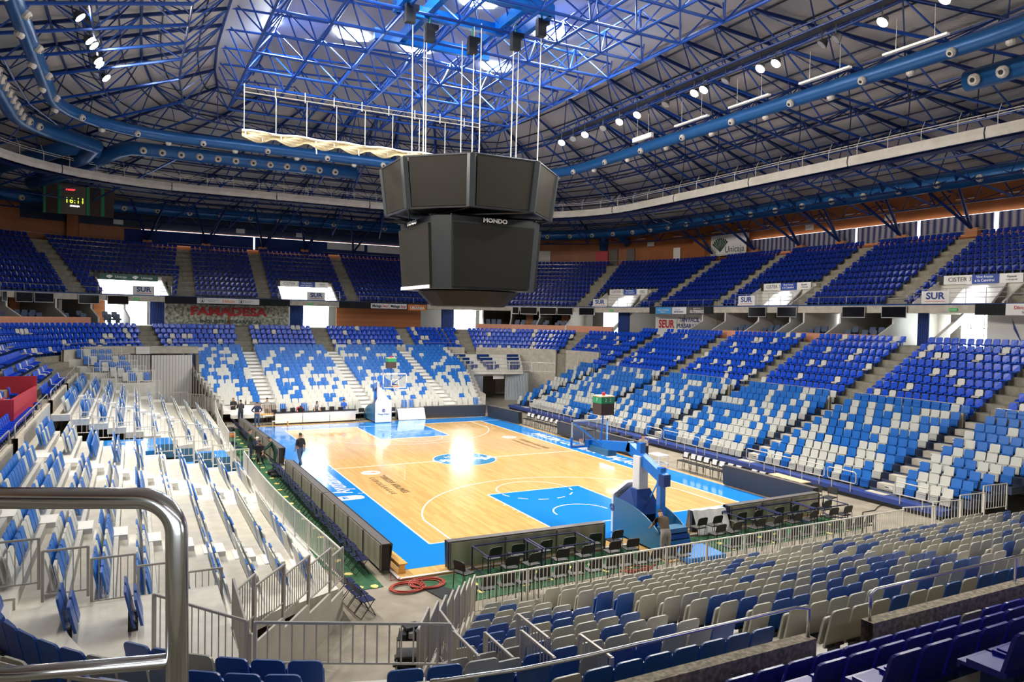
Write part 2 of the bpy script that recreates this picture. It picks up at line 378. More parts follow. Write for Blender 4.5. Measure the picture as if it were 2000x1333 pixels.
pads = [(x, y) for x in (-7.6, -6.2, -5.3, -4.1, -3.3, -2.2, 2.3, 3.2, 4.3, 5.3, 6.3, 7.3, 8.3) for y in (-18.05, -18.75)]+[(-10.8, -17.0+1.35*i) for i in range(24)]+[(-9.4, -17.8), (-8.8, -18.9), (-10.45, -17.0)]
pm = MB().add([(.13*math.cos(a)*(1+.3*(i % 2)), .10*math.sin(a)*(1+.3*((i+1) % 2)), z) for z in (0, .012) for i in range(10) for a in (2*PI*i/10,)], [tuple(range(10))[::-1], tuple(range(10, 20))]+[(i, (i+1) % 10, 10+(i+1) % 10, 10+i) for i in range(10)]).mesh('pad', M['yellow'])
for i, (x, y) in enumerate(pads):
    o = bpy.data.objects.new('yellow_pad', pm); COL.objects.link(o); o.location = (x+random.uniform(-.1, .1), y+random.uniform(-.08, .08), -.045); o.rotation_euler.z = random.uniform(0, 3)
    tag(o, 'small pale yellow pad lying on the green carpet', 'floor pad', 'yellow pads on the carpet')
o = MB().prism([(-9.15, -18.0), (-8.65, -17.85), (-8.3, -18.45), (-8.9, -19.15)], -.044, -.03).build('rubber_mat', M['black']); tag(o, 'black mat lying half on the green carpet near the red cable coils', 'mat')
def coil(cx, cy, r, label):
    pts = []
    for t in range(9):
        rr = r*random.uniform(.8, 1.05); ox, oy = random.uniform(-.07, .07), random.uniform(-.07, .07)
        for i in range(24):
            a = 2*PI*i/24; pts.append((cx+ox+rr*1.25*math.cos(a), cy+oy+rr*math.sin(a), -.03+.012*t*.5+.006*math.sin(3*a+t)))
    tag(MB().path(pts, .013, 5).build('cable_coil', M['cable_red'], smooth=True), label, 'cable')
coil(-9.62, -17.62, .42, 'left coil of red cable on the concrete, nearer the left stand')
coil(-8.95, -17.55, .42, 'right coil of red cable at the edge of the green carpet')
tag(MB().path([(-9.6, -16.0, .0), (-9.85, -16.8, -.04), (-9.3, -17.0, .02), (-9.0, -17.3, 0), (-9.2, -17.6, .0)], .012, 5).build('loose_cable', M['cable_red'], smooth=True), 'thin red cable running from the bench to the coils', 'cable')
tag(MB().path([(9.5, -17.1, -.04), (10.0, -17.6, -.04), (10.6, -17.8, -.04), (11.4, -17.2, -.04), (12.2, -17.2, -.04), (12.9, -16.85, -.03), (13.7, -16.6, -.03)], .02, 5).build('loose_cable', M['cable_dark'], smooth=True), 'dark cable snaking over the concrete to the right stand', 'cable')
tag(MB().path([(-1.3, -18.9, -.04), (-1.9, -19.3, -.04), (-2.8, -19.0, -.03), (-2.2, -18.8, -.03), (-1.6, -19.1, -.02), (-2.6, -19.3, -.02), (-2.9, -19.0, -.02)], .03, 5).build('loose_cable', M['cable_red'], smooth=True), 'red cable heaped behind the black chairs near the near basket', 'cable')
tag(bevel(MB().box((.45, -18.95, .08), (1.5, 1.3, .24), R(-4)).build('gym_mat', M['blue_mat']), .04), 'blue foam mat on the floor behind the near basket', 'mat')

# ------------------------------------------------------------------ terraces and walls
UF0, UF1 = 49.5, 97.9            # far region of the lower plan
def us_range(path, a, b, step=1.4):
    return path.samples(a, b, step)
def terrace(name, path, a, b, prof, m, label):
    o = strip(path, us_range(path, a, b), prof).build(name, m); struct(o, label); return o
prof = [(.35, 0), (.35, 3.2)]
for j in range(9):
    d0 = .35+.84*j; z = 3.2+.45*j
    prof += [(d0, z), (d0+.84, z)]
prof += [(11.5, 6.8)]
dd = [];
for p_ in prof:
    if not dd or p_ != dd[-1]: dd.append(p_)
terrace('lower_terrace_floor', LOW, UF1, LOW.len+UF0, dd, M['tread'], 'stepped concrete lower terrace on three sides')
terrace('far_terrace_floor', LOW, UF0, UF1, [(2.85, 0)]+[p for p in dd if p[0] >= 2.86], M['tread'], 'stepped concrete terrace behind the far stand')
def parapet(path, a, b, d, z0, z1, t, name, m, label):
    o = strip(path, us_range(path, a, b, .8), [(d, z0), (d, z1), (d+t, z1), (d+t, z0)]).build(name, m); struct(o, label)
def ux(y, side):
    return (y+22.8) if side == 'l' else (96.66+(22.8-y))
LOWN = LOW.seg[6][0]
# near/left/right parapets with gaps at the aisles
def u_near(x): return LOWN+(13.1-x)
gaps_r = (-16.1, -7.9, .6, 9.3, 18.3)
cuts = [ux(y, 'r') for y in sorted(gaps_r, reverse=True)]+[u_near(9.75), u_near(1.2), u_near(-7.75), LOW.seg[7][0]+2.5]
prev = UF1
segs_near = []
for c in sorted(cuts):
    segs_near.append((prev, c-.6)); prev = c+.6
segs_near.append((prev, LOW.len+ux(-9.0, 'l')-.6)); segs_near.append((LOW.len+ux(-9.0, 'l')+.6, LOW.len+ux(2.5, 'l'))); segs_near.append((LOW.len+ux(3.8, 'l'), LOW.len+ux(12.3, 'l'))); segs_near.append((LOW.len+ux(13.4, 'l'), LOW.len+45.0))
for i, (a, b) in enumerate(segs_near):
    parapet(LOW, a, b, 0, 2.0, 3.66, .2, 'parapet_wall', M['shaded_rough_concrete' if LOW.at((a+b)/2)[1] < -22 else 'pale_concrete'], 'low concrete parapet wall in front of the lower terrace')
far_a = [LOW.u_of(x, y) for x, y in ((-14.8, 34.1), (-7.4, 34.4), (.2, 34.4), (8.9, 34.4), (15.7, 34.1), (23.8, 27.3))]
far_a = [LOW.seg[1][0]+2.2+8.6, LOW.seg[2][0]+(-7.4+12.2), LOW.seg[2][0]+(.2+12.2), LOW.seg[2][0]+(8.9+12.2), LOW.seg[3][0]+1.6, LOW.seg[3][0]+9.4]
prev = UF0
segs_far = []
for c in far_a:
    segs_far.append((prev, c-.5)); prev = c+.5
segs_far.append((prev, UF1))
for a, b in segs_far:
    parapet(LOW, a, b, 2.45, 0, 5.0, .2, 'parapet_wall', M['pale_concrete'], 'low concrete parapet wall in front of the far terrace')

# upper ring
prof = [(11, 9.1), (0, 9.1), (0, 9.68)]; prof2 = [(11, 9.1), (0, 9.1), (0, 9.66), (3.35, 9.66)]
for i in range(11):
    q_ = [(.1+.87*i, 9.65+.53*i), (.1+.87*(i+1), 9.65+.53*i)]; prof += q_
    if i >= 4: prof2 += q_
prof += [(11, 14.95)]; prof2 += [(11, 14.95)]
_S = UPR.seg
VOM = [_S[2][0]+(-16.9+13)+.2, _S[2][0]+13-.2, UPR.u_of(30, 28.5), _S[4][0]+(23-7.7), _S[4][0]+(23+8.9)]
pu_ = 0
for v_ in VOM+[None]:
    e_ = UPR.len if v_ is None else v_-2.95
    struct(strip(UPR, UPR.samples(pu_, e_, 2.0), prof).build('upper_terrace_floor', M['tread']), 'stepped concrete upper terrace')
    if v_ is not None:
        struct(strip(UPR, UPR.samples(e_, v_+2.95, 2.0), prof2).build('upper_terrace_floor', M['tread']), 'upper terrace cut away for a stair portal'); pu_ = v_+2.95
struct(strip(UPR, UPR.samples(0, UPR.len, 2.0), [(-.02, 9.08), (-.06, 9.08), (-.06, 9.62), (-.02, 9.62)]).build('fascia_trim', M['pale_concrete']), 'pale concrete fascia beam under the upper terrace')
struct(strip(UPR, UPR.samples(0, UPR.len, 2.0), [(-.02, 9.62), (-.07, 9.62), (-.07, 9.72), (.0, 9.72)]).build('edge_trim', M['blue_dark']), 'navy edge strip along the upper terrace')
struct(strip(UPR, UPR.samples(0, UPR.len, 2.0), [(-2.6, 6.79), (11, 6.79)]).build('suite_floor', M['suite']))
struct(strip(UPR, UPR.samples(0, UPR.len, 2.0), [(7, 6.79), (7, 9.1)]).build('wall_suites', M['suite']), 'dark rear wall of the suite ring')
# outer walls (brown timber) : far straight darker
S = UPR.seg
def outer(name, a, b, m, z0, z1, d=11): struct(strip(UPR, UPR.samples(a, b, 2.0), [(d, z0), (d, z1)]).build(name, m))
fa, fb = S[2][0]-9.0, S[2][0]+S[2][1]+3
outer('wall_left', 0, fa, M['brown'], 0, 19.6)
outer('wall_far', fa, fb, M['brown'], 0, 17.2); outer('wall_far_upper', fa, fb, M['purlin'], 17.2, 19.6)
outer('wall_right', fb, S[5][0], M['brown'], 0, 19.6)
outer('wall_near', S[5][0], UPR.len, M['brown'], 0, 19.6)
# brown column and alcove walls near the right corner
struct(MB().box((41.2, 26.4, 17.2), (1.6, 2.0, 4.7)).build('wall_pier', M['brown']), 'brown timber pier beside the white banner on the right')
struct(MB().box((-22.5, 50.6, 17), (1.0, 2.4, 4.6)).build('wall_pier', M['brown']), 'brown timber pier below the far left scoreboard')
MB()
# ------------------------------------------------------------------ roof
roofE = RR(31.6, 31.6, 41.6, 41.6, 18.6)
def roofring(f, z, i):            # f 0 at eave .. 1 at ridge
    pass
NU = 84
def roof_pt(k, f):
    """k plan index 0..NU, f 0 eave -> 1 ridge -> 2 lantern top"""
    u = UPR.len*k/NU; x, y, nx, ny, s = UPR.at(u, 11.4)
    # ridge point: shrink toward a small rounded rectangle
    xi = max(-9.5, min(9.5, x*.30)); yi = max(-19.5, min(19.5, y*.43))
    L2 = math.hypot(nx, ny); xr, yr = xi+nx*2.8, yi+ny*2.8
    if f <= 1: return (x+(xr-x)*f, y+(yr-y)*f, 19.4+6.0*f)
    g = f-1; xt, yt = xi*.93, yi*.93
    return (xr+(xt-xr)*g, yr+(yt-yr)*g, 25.4+1.5*g)
def roofmesh(name, f0, f1, n, m, uvs=3.2):
    rows = [[roof_pt(k, f0+(f1-f0)*i/n) for k in range(NU+1)] for i in range(n+1)]
    mb = MB().grid(rows); o = mb.build(name, m)
    me = o.data; uv = me.uv_layers.new(name='UVMap'); W = NU+1
    for p in me.polygons:
        for li in p.loop_indices:
            vi = me.loops[li].vertex_index; kk = vi % W; ii = vi//W
            uv.data[li].uv = (kk*UPR.len/NU*uvs*(1-.0*ii), ii)
    return struct(o)
roofmesh('ceiling_slope', 0, 1, 6, M['roof'])['label'] = 'grey corrugated roof sloping up to the lantern'
roofmesh('ceiling_lantern', 1, 2, 2, M['roof_in'])['label'] = 'pale corrugated lantern roof'
top = [roof_pt(k, 2) for k in range(NU)]
struct(MB().add(top, [tuple(range(NU))]).build('ceiling', M['roof_in']), 'flat top of the lantern roof')
# skylights
for i, (x, y, w) in enumerate(((-9.9, 11.4, 2.2), (-4.1, 11.0, 2.4), (.4, 11.0, 2.4), (6.9, 11.6, 2.2), (7.0, 4.0, 2.4), (-3.2, -1.0, 2.2), (1.0, 2.0, 2.2), (7.0, -4.0, 2.4), (-9.5, 3.0, 2.2))):
    s_ = 1.15
    o = MB().prism([(x-1.2, y-.5), (x-.2, y-.95), (x+1.1, y-.75), (x+1.3, y+.1), (x+.5, y+.55), (x-.6, y+.5)], 26.78, 26.84).build('window_%d' % (i+1), M['skylight']); struct(o, 'bright skylight in the lantern roof')
# radial space trusses
def inset(k, f, dz):
    p = roof_pt(k, f); return Vector((p[0], p[1], p[2]-dz))
NF = 7
ring_f = [i/NF for i in range(NF+1)]
tr_list = []
def vis(p): return seen(p[0], p[1], p[2], 60)
for k in range(0, NU, 2):
    if not any(vis(inset(k, f, 1)) for f in ring_f): continue
    t = thing('roof_truss', 'blue tubular roof truss running down the roof slope to the wall', 'roof truss', inset(k, 0, 0), 0, 'radial trusses under the roof')
    off = -Vector(t.location)
    a = [inset(k, f, .3)+off for f in ring_f]; b = [inset(k, (f+.5/NF), 2.0)+off for f in ring_f[:-1]]
    m1 = MB(); 
    for p, q in zip(a, a[1:]): m1.tube(p, q, .11)
    m1.build('top_chord', M['truss_dark'], t)
    m2 = MB()
    for p, q in zip(b, b[1:]): m2.tube(p, q, .09)
    m2.build('bottom_chord', M['truss'], t)
    m3 = MB()
    for i, p in enumerate(b): m3.tube(a[i], p, .05, 5).tube(a[i+1], p, .05, 5)
    m3.build('web_members', M['truss'], t)
# ring ties and diagonals between trusses
for i in range(NF+1):
    m1 = MB(); m2 = MB(); m3 = MB()
    for k in range(0, NU, 2):
        k2 = (k+2)
        p, q = inset(k, ring_f[i], .3), inset(k2 % NU, ring_f[i], .3)
        if not (vis(p) or vis(q)): continue
        m1.tube(p, q, .085, 5)
        if i < NF:
            f = ring_f[i]+.5/NF
            c, c2 = inset(k, f, 2.0), inset(k2 % NU, f, 2.0); m2.tube(c, c2, .07, 5)
            mid = (c+c2)/2
            for z_ in (inset(k, ring_f[i], .3), inset(k2 % NU, ring_f[i], .3), inset(k, ring_f[i+1], .3), inset(k2 % NU, ring_f[i+1], .3)): m3.tube(mid, z_, .04, 4)
    if not m1.v: continue
    t = thing('ring_truss', '%s horizontal blue ring of tubes under the roof, counted from the wall up' % nth(i), 'roof truss', (0, 0, 0), 0)
    m1.build('top_tube', M['truss_dark'], t)
    if m2.v: m2.build('bottom_tube', M['truss_dark'], t); m3.build('web_members', M['truss_dark'], t)
# secondary purlins (dark) on the slope
for i in range(NF*2):
    f = (i+.5)/(NF*2)
    mb = MB()
    for k in range(NU):
        p, q = inset(k, f, .08), inset((k+1) % NU, f, .08)
        if vis(p) or vis(q): mb.tube(p, q, .05, 4)
    if mb.v: tag(mb.build('roof_purlin', M['purlin']), '%s dark purlin under the corrugated roof, counted from the wall up' % nth(i), 'purlin')
# lantern space frame
def lz(x, y): return 24.9
gx = [-12+3*i for i in range(9)]; gy = [-21+3.5*i for i in range(13)]
for j, y in enumerate(gy):
    m1, m2, m3 = MB(), MB(), MB()
    for i in range(len(gx)-1):
        m1.tube((gx[i], y, 26.2-.05*abs(gx[i])), (gx[i+1], y, 26.2-.05*abs(gx[i+1])), .07, 6)
    bx = [(x+1.5) for x in gx[:-1]]
    for i in range(len(bx)-1): m2.tube((bx[i], y+1.75, 23.9), (bx[i+1], y+1.75, 23.9), .085, 6)
    for i, x in enumerate(bx):
        for xx, yy in ((gx[i], y), (gx[i+1], y), (gx[i], y+3.5), (gx[i+1], y+3.5)): m3.tube((x, y+1.75, 23.9), (xx, yy, 26.1), .05, 5)
        if y < 20: m2.tube((x, y+1.75, 23.9), (x, y+5.25, 23.9), .085, 6)
    for x in gx: m1.tube((x, y, 26.1), (x, y+3.5, 26.1), .07, 6)
    t = thing('lantern_truss', '%s blue space-frame truss across the lantern roof, counted from the near end' % nth(j), 'roof truss', (0, 0, 0))
    m1.build('top_chord', M['truss'], t); m2.build('bottom_chord', M['truss'], t); m3.build('web_members', M['truss'], t)
# hoist frame
hf = thing('hoist_girder', 'blue box-girder frame under the lantern holding the scoreboard hoists', 'hoist frame', (0, 0, 24.4))
for p, q in (((-4.7, -.6, 0), (2.6, -.6, 0)), ((-4.7, -4.4, 0), (2.6, -4.4, 0)), ((-4.7, -4.4, 0), (-4.7, -.6, 0)), ((2.6, -4.4, 0), (2.6, -.6, 0)), ((-3.0, -4.4, .1), (-3.0, 3.4, .1)), ((1.2, -4.4, .1), (1.2, 3.4, .1)), ((-4.7, 3.4, 0), (2.6, 3.4, 0))):
    MB().wallseg(p, q, p[2]-.3, p[2]+.3, .35).build('girder', M['blue_metal'], hf)

# ------------------------------------------------------------------ retractable stands
def fence(p, q, z, h, label, name='barrier_fence', m=None, gap=.115, posts=True, zlow=.12, r=.012, group=None, z1=None):
    """barred metal fence panel from p to q (x,y); z base; z1 base at q if sloping"""
    m = m or M['fence_grey']; p = Vector((*p, z)); q = Vector((*q, z if z1 is None else z1)); L = (q-p).length
    t = thing(name, label, 'fence', p, 0, group); q = q-p; o = Vector((0, 0, 0))
    up = Vector((0, 0, 1))
    ax = Vector((q.x, q.y, 0)).normalized(); rz = math.atan2(ax.y, ax.x)
    def rail(zz, s): return MB().tube(o+up*zz, q+up*zz, s, 4)
    rail(h, .026).build('top_rail', m, t); rail(zlow, .02).build('bottom_rail', m, t)
    n = max(2, int(L/gap)); mb = MB()
    for i in range(1, n):
        a = q*(i/n); mb.tube(a+up*zlow, a+up*h, r, 4)
    mb.build('bars', m, t)
    if posts:
        for a in (o, q): MB().box((a.x, a.y, a.z+h/2), (.05, .05, h+.02), rz).build('post', m, t)
    return t
def deck_stand(name, label, rows, m, front_m, riser_m=None):
    """rows: list of polygons (list of xy), z"""
    t = thing(name, label, 'grandstand', (0, 0, 0))
    for poly, z, th in rows: MB().prism(poly, z-th, z).build('deck', m, t)
    return t
# right stand
def rx(k): return 13.9+.85*k
def rz_(k): return .35+.32*k
rs = thing('retractable_stand', 'retractable stand with navy steps along the right side of the court', 'grandstand')
for k in range(10):
    y0, y1 = -19.5-.35*k, 20.6+.25*k
    MB().prism([(rx(k), y0), (rx(k)+.9, y0), (rx(k)+.9, y1), (rx(k), y1)], rz_(k)-.32, rz_(k)).build('deck', M['deck_dark'], rs)
MB().prism([(13.35, -19.5), (13.9, -19.5), (13.9, 20.6), (13.35, 20.6)], .12, .34).build('front_step', M['stand_blue'], rs)
MB().box((13.45, .5, .0), (.1, 40, .2)).build('kick_board', M['black'], rs)
rs_aisles = (-16.1, -7.9, .6, 9.3, 18.3)
sticker_t = None
for a in rs_aisles:
    for k in range(10):
        b = MB().box((rx(k)-.02, a, rz_(k)-.16+.02), (.42, 1.0, .30)).build('aisle_step', M['pale_concrete'] if k % 1 == 0 else M['deck'], rs)
        if k < 8:
            MB().box((rx(k)-.24, a-.12, rz_(k)-.12), (.01, .42, .16)).build('step_sticker', M['white'], b)
            MB().box((rx(k)-.247, a-.02, rz_(k)-.12), (.006, .2, .05)).build('sticker_print', M['green_text'], b)
# near stand
def ny(k): return -21.3-.815*k
def nz(k): return .07+.245*k
ns = thing('retractable_stand', 'near retractable stand with pale decks, closest to the camera', 'grandstand')
for k in range(12):
    x0, x1 = -8.6-.5*k, 13.0+.5*k; yf = ny(k)+.42
    MB().prism([(x0, yf), (x1, yf), (x1+.1, yf-.83), (x0-.3, yf-.83)], nz(k)-.25 if k else -.06, nz(k)).build('deck', M['deck'], ns)
# left stand
def lx(k): return -12.45-.8*k
def lz_(k): return .74+.25*k
ls = thing('retractable_stand', 'left retractable stand with white decks and folded seats', 'grandstand')
LEND = [-18.9, -19.9, -20.9, -21.9, -22.2, -22.2, -22.2, -22.2, -22.2, -22.2]
for k in range(10):
    for y0, y1 in ((LEND[k], -2.3), (3.2, 22.2+.2*k)):
        MB().prism([(lx(k)+(.45 if k == 0 else .02), y0), (lx(k)-.8, y0-(.6 if k < 4 else 0)), (lx(k)-.8, y1), (lx(k)+(.45 if k == 0 else .02), y1)], lz_(k)-(.3 if k else .74), lz_(k)).build('deck', M['deck'], ls)
LA = [(-16.9, -16.0), (-9.4, -7.1)]
for k in range(10):
    for a in (-16.45, -8.25, 12.1):
        MB().box((lx(k)-.05, a, lz_(k)-.05), (.55, .85, .14)).build('aisle_step', M['white'], ls)
# far stand
def fy(k): return 17.3+.83*k
def fz(k): return .1+.25*k
def fxl(k): return -10.2-.16*k if k > 2 else -10.2
def fxr(k): return 9.2+.22*k if k < 12 else 11.8
fs = thing('retractable_stand', 'far retractable stand with white steps behind the far basket', 'grandstand')
for k in range(2, 19):
    MB().prism([(fxl(k)-.3, fy(k)-.4), (fxr(k)+.3, fy(k)-.4), (fxr(k)+.3, fy(k)+.43), (fxl(k)-.3, fy(k)+.43)], fz(k)-.25, fz(k)).build('deck', M['white'], fs)
fs_aisles = (-7.6, -.1, 7.0)
for a in fs_aisles:
    for k in range(2, 19):
        MB().box((a, fy(k)-.42, fz(k)-.11), (1.05, .3, .06)).build('aisle_step', M['white'], fs)
# stand sides
MB().wallseg((fxr(2)+.35, fy(2)-.5), (12.4, 27.5), 0, 1.6, .08).build('side_panel', M['panel'], fs)
for k in range(3, 19):
    MB().wallseg((fxr(k)+.36, fy(k)-.42), (fxr(k)+.5, fy(k)+.42), 0, fz(k)+.5, .05).build('side_panel', M['panel'], fs)
    MB().wallseg((fxl(k)-.36, fy(k)-.42), (fxl(k)-.4, fy(k)+.42), 0, fz(k)+.5, .05).build('side_panel', M['panel'], fs)
# left stand near side panels, then the return to the portal
pp = [(-11.92, -18.99), (-12.42, -19.73), (-13.2, -20.85), (-13.98, -22.0), (-14.75, -23.1), (-15.2, -23.9), (-15.35, -27.0)]
for i, (a, b) in enumerate(zip(pp, pp[1:])):
    MB().wallseg(a, b, -.06, .74+.25*min(i, 5), .06).build('side_panel', M['panel'], ls)
for i in range(5):
    a, b = pp[i], pp[i+1]; fence((a[0], a[1]), (b[0]-.02, b[1]-.02), .74+.25*i+.2, .95, '%s sloping fence panel on the near end of the left stand, from the court up' % nth(i), 'end_fence', M['fence_grey'], .11)
fence((-15.3, -24.4), (-15.36, -26.9), 2.3, 1.0, 'grey fence panel beside the portal, running towards the camera', 'end_fence')
for k in range(4, 10):
    fence((lx(k)+.38, -22.15), (lx(k)-.36, -22.15), lz_(k)+.1, .95, 'grey fence panel closing the %s row of the left stand, near the camera' % nth(k), 'end_fence', M['fence_grey'], .12)
# near stand left side: stepped fences
sp = [(-8.65-.5*i, -20.35-.8*i) for i in range(9)]
for i in range(8):
    a, b = sp[i], sp[i+1]
    fence(a, (b[0]+.02, b[1]+.02), .1+.245*i, 1.0 if i else 1.0, '%s stepped fence panel on the left edge of the near stand, from the front' % nth(i), 'end_fence', M['fence_grey'], .1)
    MB().wallseg(a, b, -.06, .12+.245*i, .05).build('side_panel', M['panel'], ns)
for i, (a, b, z) in enumerate((((-11.9, -25.9), (-12.0, -26.9), 1.75), ((-12.2, -27.25), (-12.2, -28.2), 1.95), ((-11.75, -27.5), (-11.75, -28.5), 1.95), ((-11.45, -28.2), (-11.45, -29.2), 2.2), ((-11.2, -27.6), (-11.2, -28.6), 2.2), ((-11.0, -29.2), (-11.0, -30.0), 2.45))):
    fence(a, b, z, .95, '%s short level fence panel at the left rear edge of the near stand' % nth(i), 'end_fence', M['fence_grey'], .1)
# portal corner platform
ARC = (-12.2, -22.8)
def arcp(r, a): return (ARC[0]+r*math.cos(R(a)), ARC[1]+r*math.sin(R(a)))
plat = [arcp(8.2, a) for a in range(180, 275, 5)]+[(-12.35, -27.9), (-15.36, -26.95), (-15.36, -22.3), (-20.4, -22.3)]
cpf = MB().prism(plat, 2.25, 2.5).build('corner_floor', M['deck']); struct(cpf, 'pale corner deck over the near-left tunnel')
for r0, z in ((6.35, 2.72), (7.1, 2.9), (7.85, 3.1)):
    pts = [arcp(8.2, a) for a in range(180, 275, 5)]+[arcp(r0-.5, a) for a in range(270, 175, -5)]
    struct(MB().prism(pts, z-.16, z).build('corner_step_floor', M['deck']), 'raised step of the corner deck')
fence((-15.3, -27.05), (-12.72, -28.3), 2.52, 1.0, 'straight grey fence over the near-left tunnel portal', 'portal_fence', M['fence_grey'], .17, r=.014, zlow=.4)
MB()
t = fence((-16.6, -25.2), (-15.4, -26.9), 2.5, 1.0, 'grey fence panel left of the portal, slanting away from the chrome rail', 'portal_fence', M['fence_grey'], .14)

# front fences
npan = 11
for i in range(npan):
    a = -8.6+18.3*i/npan; b = -8.6+18.3*(i+1)/npan
    fence((a, -20.25), (b-.03, -20.25), -.06, 1.05, '%s panel from the left of the grey fence before the near stand' % nth(i), 'barrier_fence', M['white_fence'], .118)
for i, (a, b, z) in enumerate((((9.75, -20.2), (11.2, -20.55), 0), ((11.3, -20.4), (12.8, -20.6), .1), ((12.9, -20.5), (14.4, -20.6), .25), ((14.5, -20.5), (16.0, -20.6), .5))):
    fence(a, b, z-.05, 1.1, '%s panel of the pale fence running right from the near stand corner' % nth(i), 'barrier_fence', M['white_fence'], .16)
bl = [(-11.9, -18.9), (-12.0, -17.3), (-12.12, -15.7), (-12.22, -14.1), (-12.3, -12.5), (-12.36, -10.9), (-12.4, -9.3), (-12.42, -7.7), (-12.42, -6.1), (-12.4, -4.5), (-12.38, -2.9)]
for i, (a, b) in enumerate(zip(bl, bl[1:])):
    fence(a, b, .86, .9, '%s fence panel along the front of the left stand, from its near end' % nth(i), 'barrier_fence', M['white_fence'], .12)
bl2 = [(-12.35, 3.3), (-12.3, 5.5), (-12.25, 7.7), (-12.15, 9.9), (-12.05, 12.1), (-11.9, 14.3), (-11.75, 16.5), (-11.6, 18.7)]
for i, (a, b) in enumerate(zip(bl2, bl2[1:])):
    fence(a, b, .86, .9, '%s panel of the left stand front fence beyond its middle gap' % nth(i), 'barrier_fence', M['white_fence'], .14)
# middle gap of the left stand
tag(MB().prism([(-20.2, -1.3), (-15.2, -1.3), (-15.2, 2.4), (-20.2, 2.4)], 1.5, 1.75).build('camera_platform', M['court_blue']), 'blue camera platform in the gap of the left stand', 'platform')
tag(MB().prism([(-15.1, -1.6), (-12.7, -1.6), (-12.7, 2.0), (-15.1, 2.0)], .3, 1.0).build('camera_platform', M['blue_mat']), 'lower blue step in the gap of the left stand nearest the court', 'platform')
for k in range(0, 9):
    fence((lx(k)+.38, -2.25), (lx(k)-.38, -2.25), lz_(k), 1.0, 'near-side fence of the left stand gap, %s row from the court' % nth(k), 'gap_fence', M['white_fence'], .16)
    fence((lx(k)+.38, 3.15), (lx(k)-.38, 3.15), lz_(k), 1.0, 'far-side fence of the left stand gap, %s row from the court' % nth(k), 'gap_fence', M['white_fence'], .16)
    if k < 5: tag(MB().box((lx(k), -2.1, lz_(k)+.1), (.78, .03, .62)).build('blue_cloth', M['blue_base']), 'blue cloth panel hanging on the gap fence, %s from the court' % nth(k), 'cloth')
for i, (a, b, z) in enumerate((((-14.5, 22.6), (-13.2, 22.9), .9), ((-13.1, 22.8), (-12.1, 21.9), .75), ((-12.0, 21.8), (-11.6, 20.3), .6), ((-11.6, 20.2), (-11.4, 18.8), .5))):
    fence(a, b, z, 1.1, '%s panel of the fence round the far end of the left stand' % nth(i), 'barrier_fence', M['fence_grey'], .14)
# dark barrier boards at far left corner
for i, (a, b) in enumerate((((-12.6, 25.5), (-11.2, 23.5)), ((-11.1, 23.4), (-9.9, 21.8)), ((-9.8, 21.7), (-8.6, 20.2)), ((-8.5, 20.1), (-7.3, 18.9)))):
    tag(MB().wallseg(a, b, -.06, 1.35, .08).build('crowd_barrier', M['rail_grey']), '%s grey solid barrier panel at the far left corner, from the back' % nth(i), 'barrier')
# far front fence
for i in range(8):
    a = -8.4+2.3*i
    fence((a, 18.6), (a+2.25, 18.6), .4, .95, '%s panel from the left of the fence before the far stand' % nth(i), 'barrier_fence', M['white_fence'], .13)
# right stand front guard rails
for i in range(22):
    y = 20.0-1.78*i
    if any(abs(y-.8-a) < .9 for a in rs_aisles): continue
    t = thing('guard_rail', '%s bent tube guard rail at the foot of the right stand, from the far end' % nth(i), 'railing', (13.28, y, .34))
    pts = [(0, -.08, .45), (0, -.02, .62), (0, -.1, .78)]
    MB().path([(0, 0, .4), (0, 0, .78), (0, -.08, .86), (0, -1.5, .86), (0, -1.58, .78), (0, -1.58, .4), (0, -1.5, .32), (0, -.08, .32)], .027, 6, closed=True).build('loop', M['nozzle'], t)
    for yy in (-.25, -1.3): MB().tube((0, yy, .32), (0, yy, -.1), .024).build('post', M['nozzle'], t)
# pale rails on lower terrace parapets (right, left, near, far)
def rail_run(path, a, b, d, zt, h, label, name='hand_rail', r=.022, m=None, step=1.6, bend=True):
    m = m or M['steel']; us = us_range(path, a, b, .8)
    pts = [Vector((*path.at(u, d)[:2], zt+h)) for u in us]
    t = thing(name, label, 'railing', pts[0]-Vector((0, 0, h))); o = Vector(t.location)
    pts = [p-o for p in pts]
    if bend: pts = [Vector((pts[0].x, pts[0].y, .0)), Vector((pts[0].x, pts[0].y, h-.06))]+[pts[0]*.93+pts[1]*.07]+pts[1:-1]+[pts[-1]*.93+pts[-2]*.07, Vector((pts[-1].x, pts[-1].y, h-.06)), Vector((pts[-1].x, pts[-1].y, 0))]
    MB().path(pts, r, 8).build('tube', m, t, smooth=True)
    n = max(1, int((b-a)/step))
    for i in range(1, n):
        p = Vector((*path.at(a+(b-a)*i/n, d)[:2], zt))-o; MB().tube(p, p+Vector((0, 0, h)), r*.85).build('post', m, t)
    return t
ci = 0
for a, b in segs_near:
    mid = LOW.at((a+b)/2); 
    if not (seen(mid[0], mid[1], 4, 400) or seen(*LOW.at(a)[:2], 4, 100) or seen(*LOW.at(b)[:2], 4, 100)): continue
    ci += 1; near = mid[1] < -22
    rail_run(LOW, a+.06, b-.06, .1, 3.66, .46, '%s polished hand rail on the lower parapet, going round from the far right' % nth(ci-1), r=.024, m=M['chrome'] if near else M['steel'], step=2.9 if near else 2.4)
for i, (a, b) in enumerate(segs_far):
    rail_run(LOW, a+.06, b-.06, 2.5, 5.0, .48, '%s hand rail on the far parapet, counted from the left' % nth(i), step=2.6)

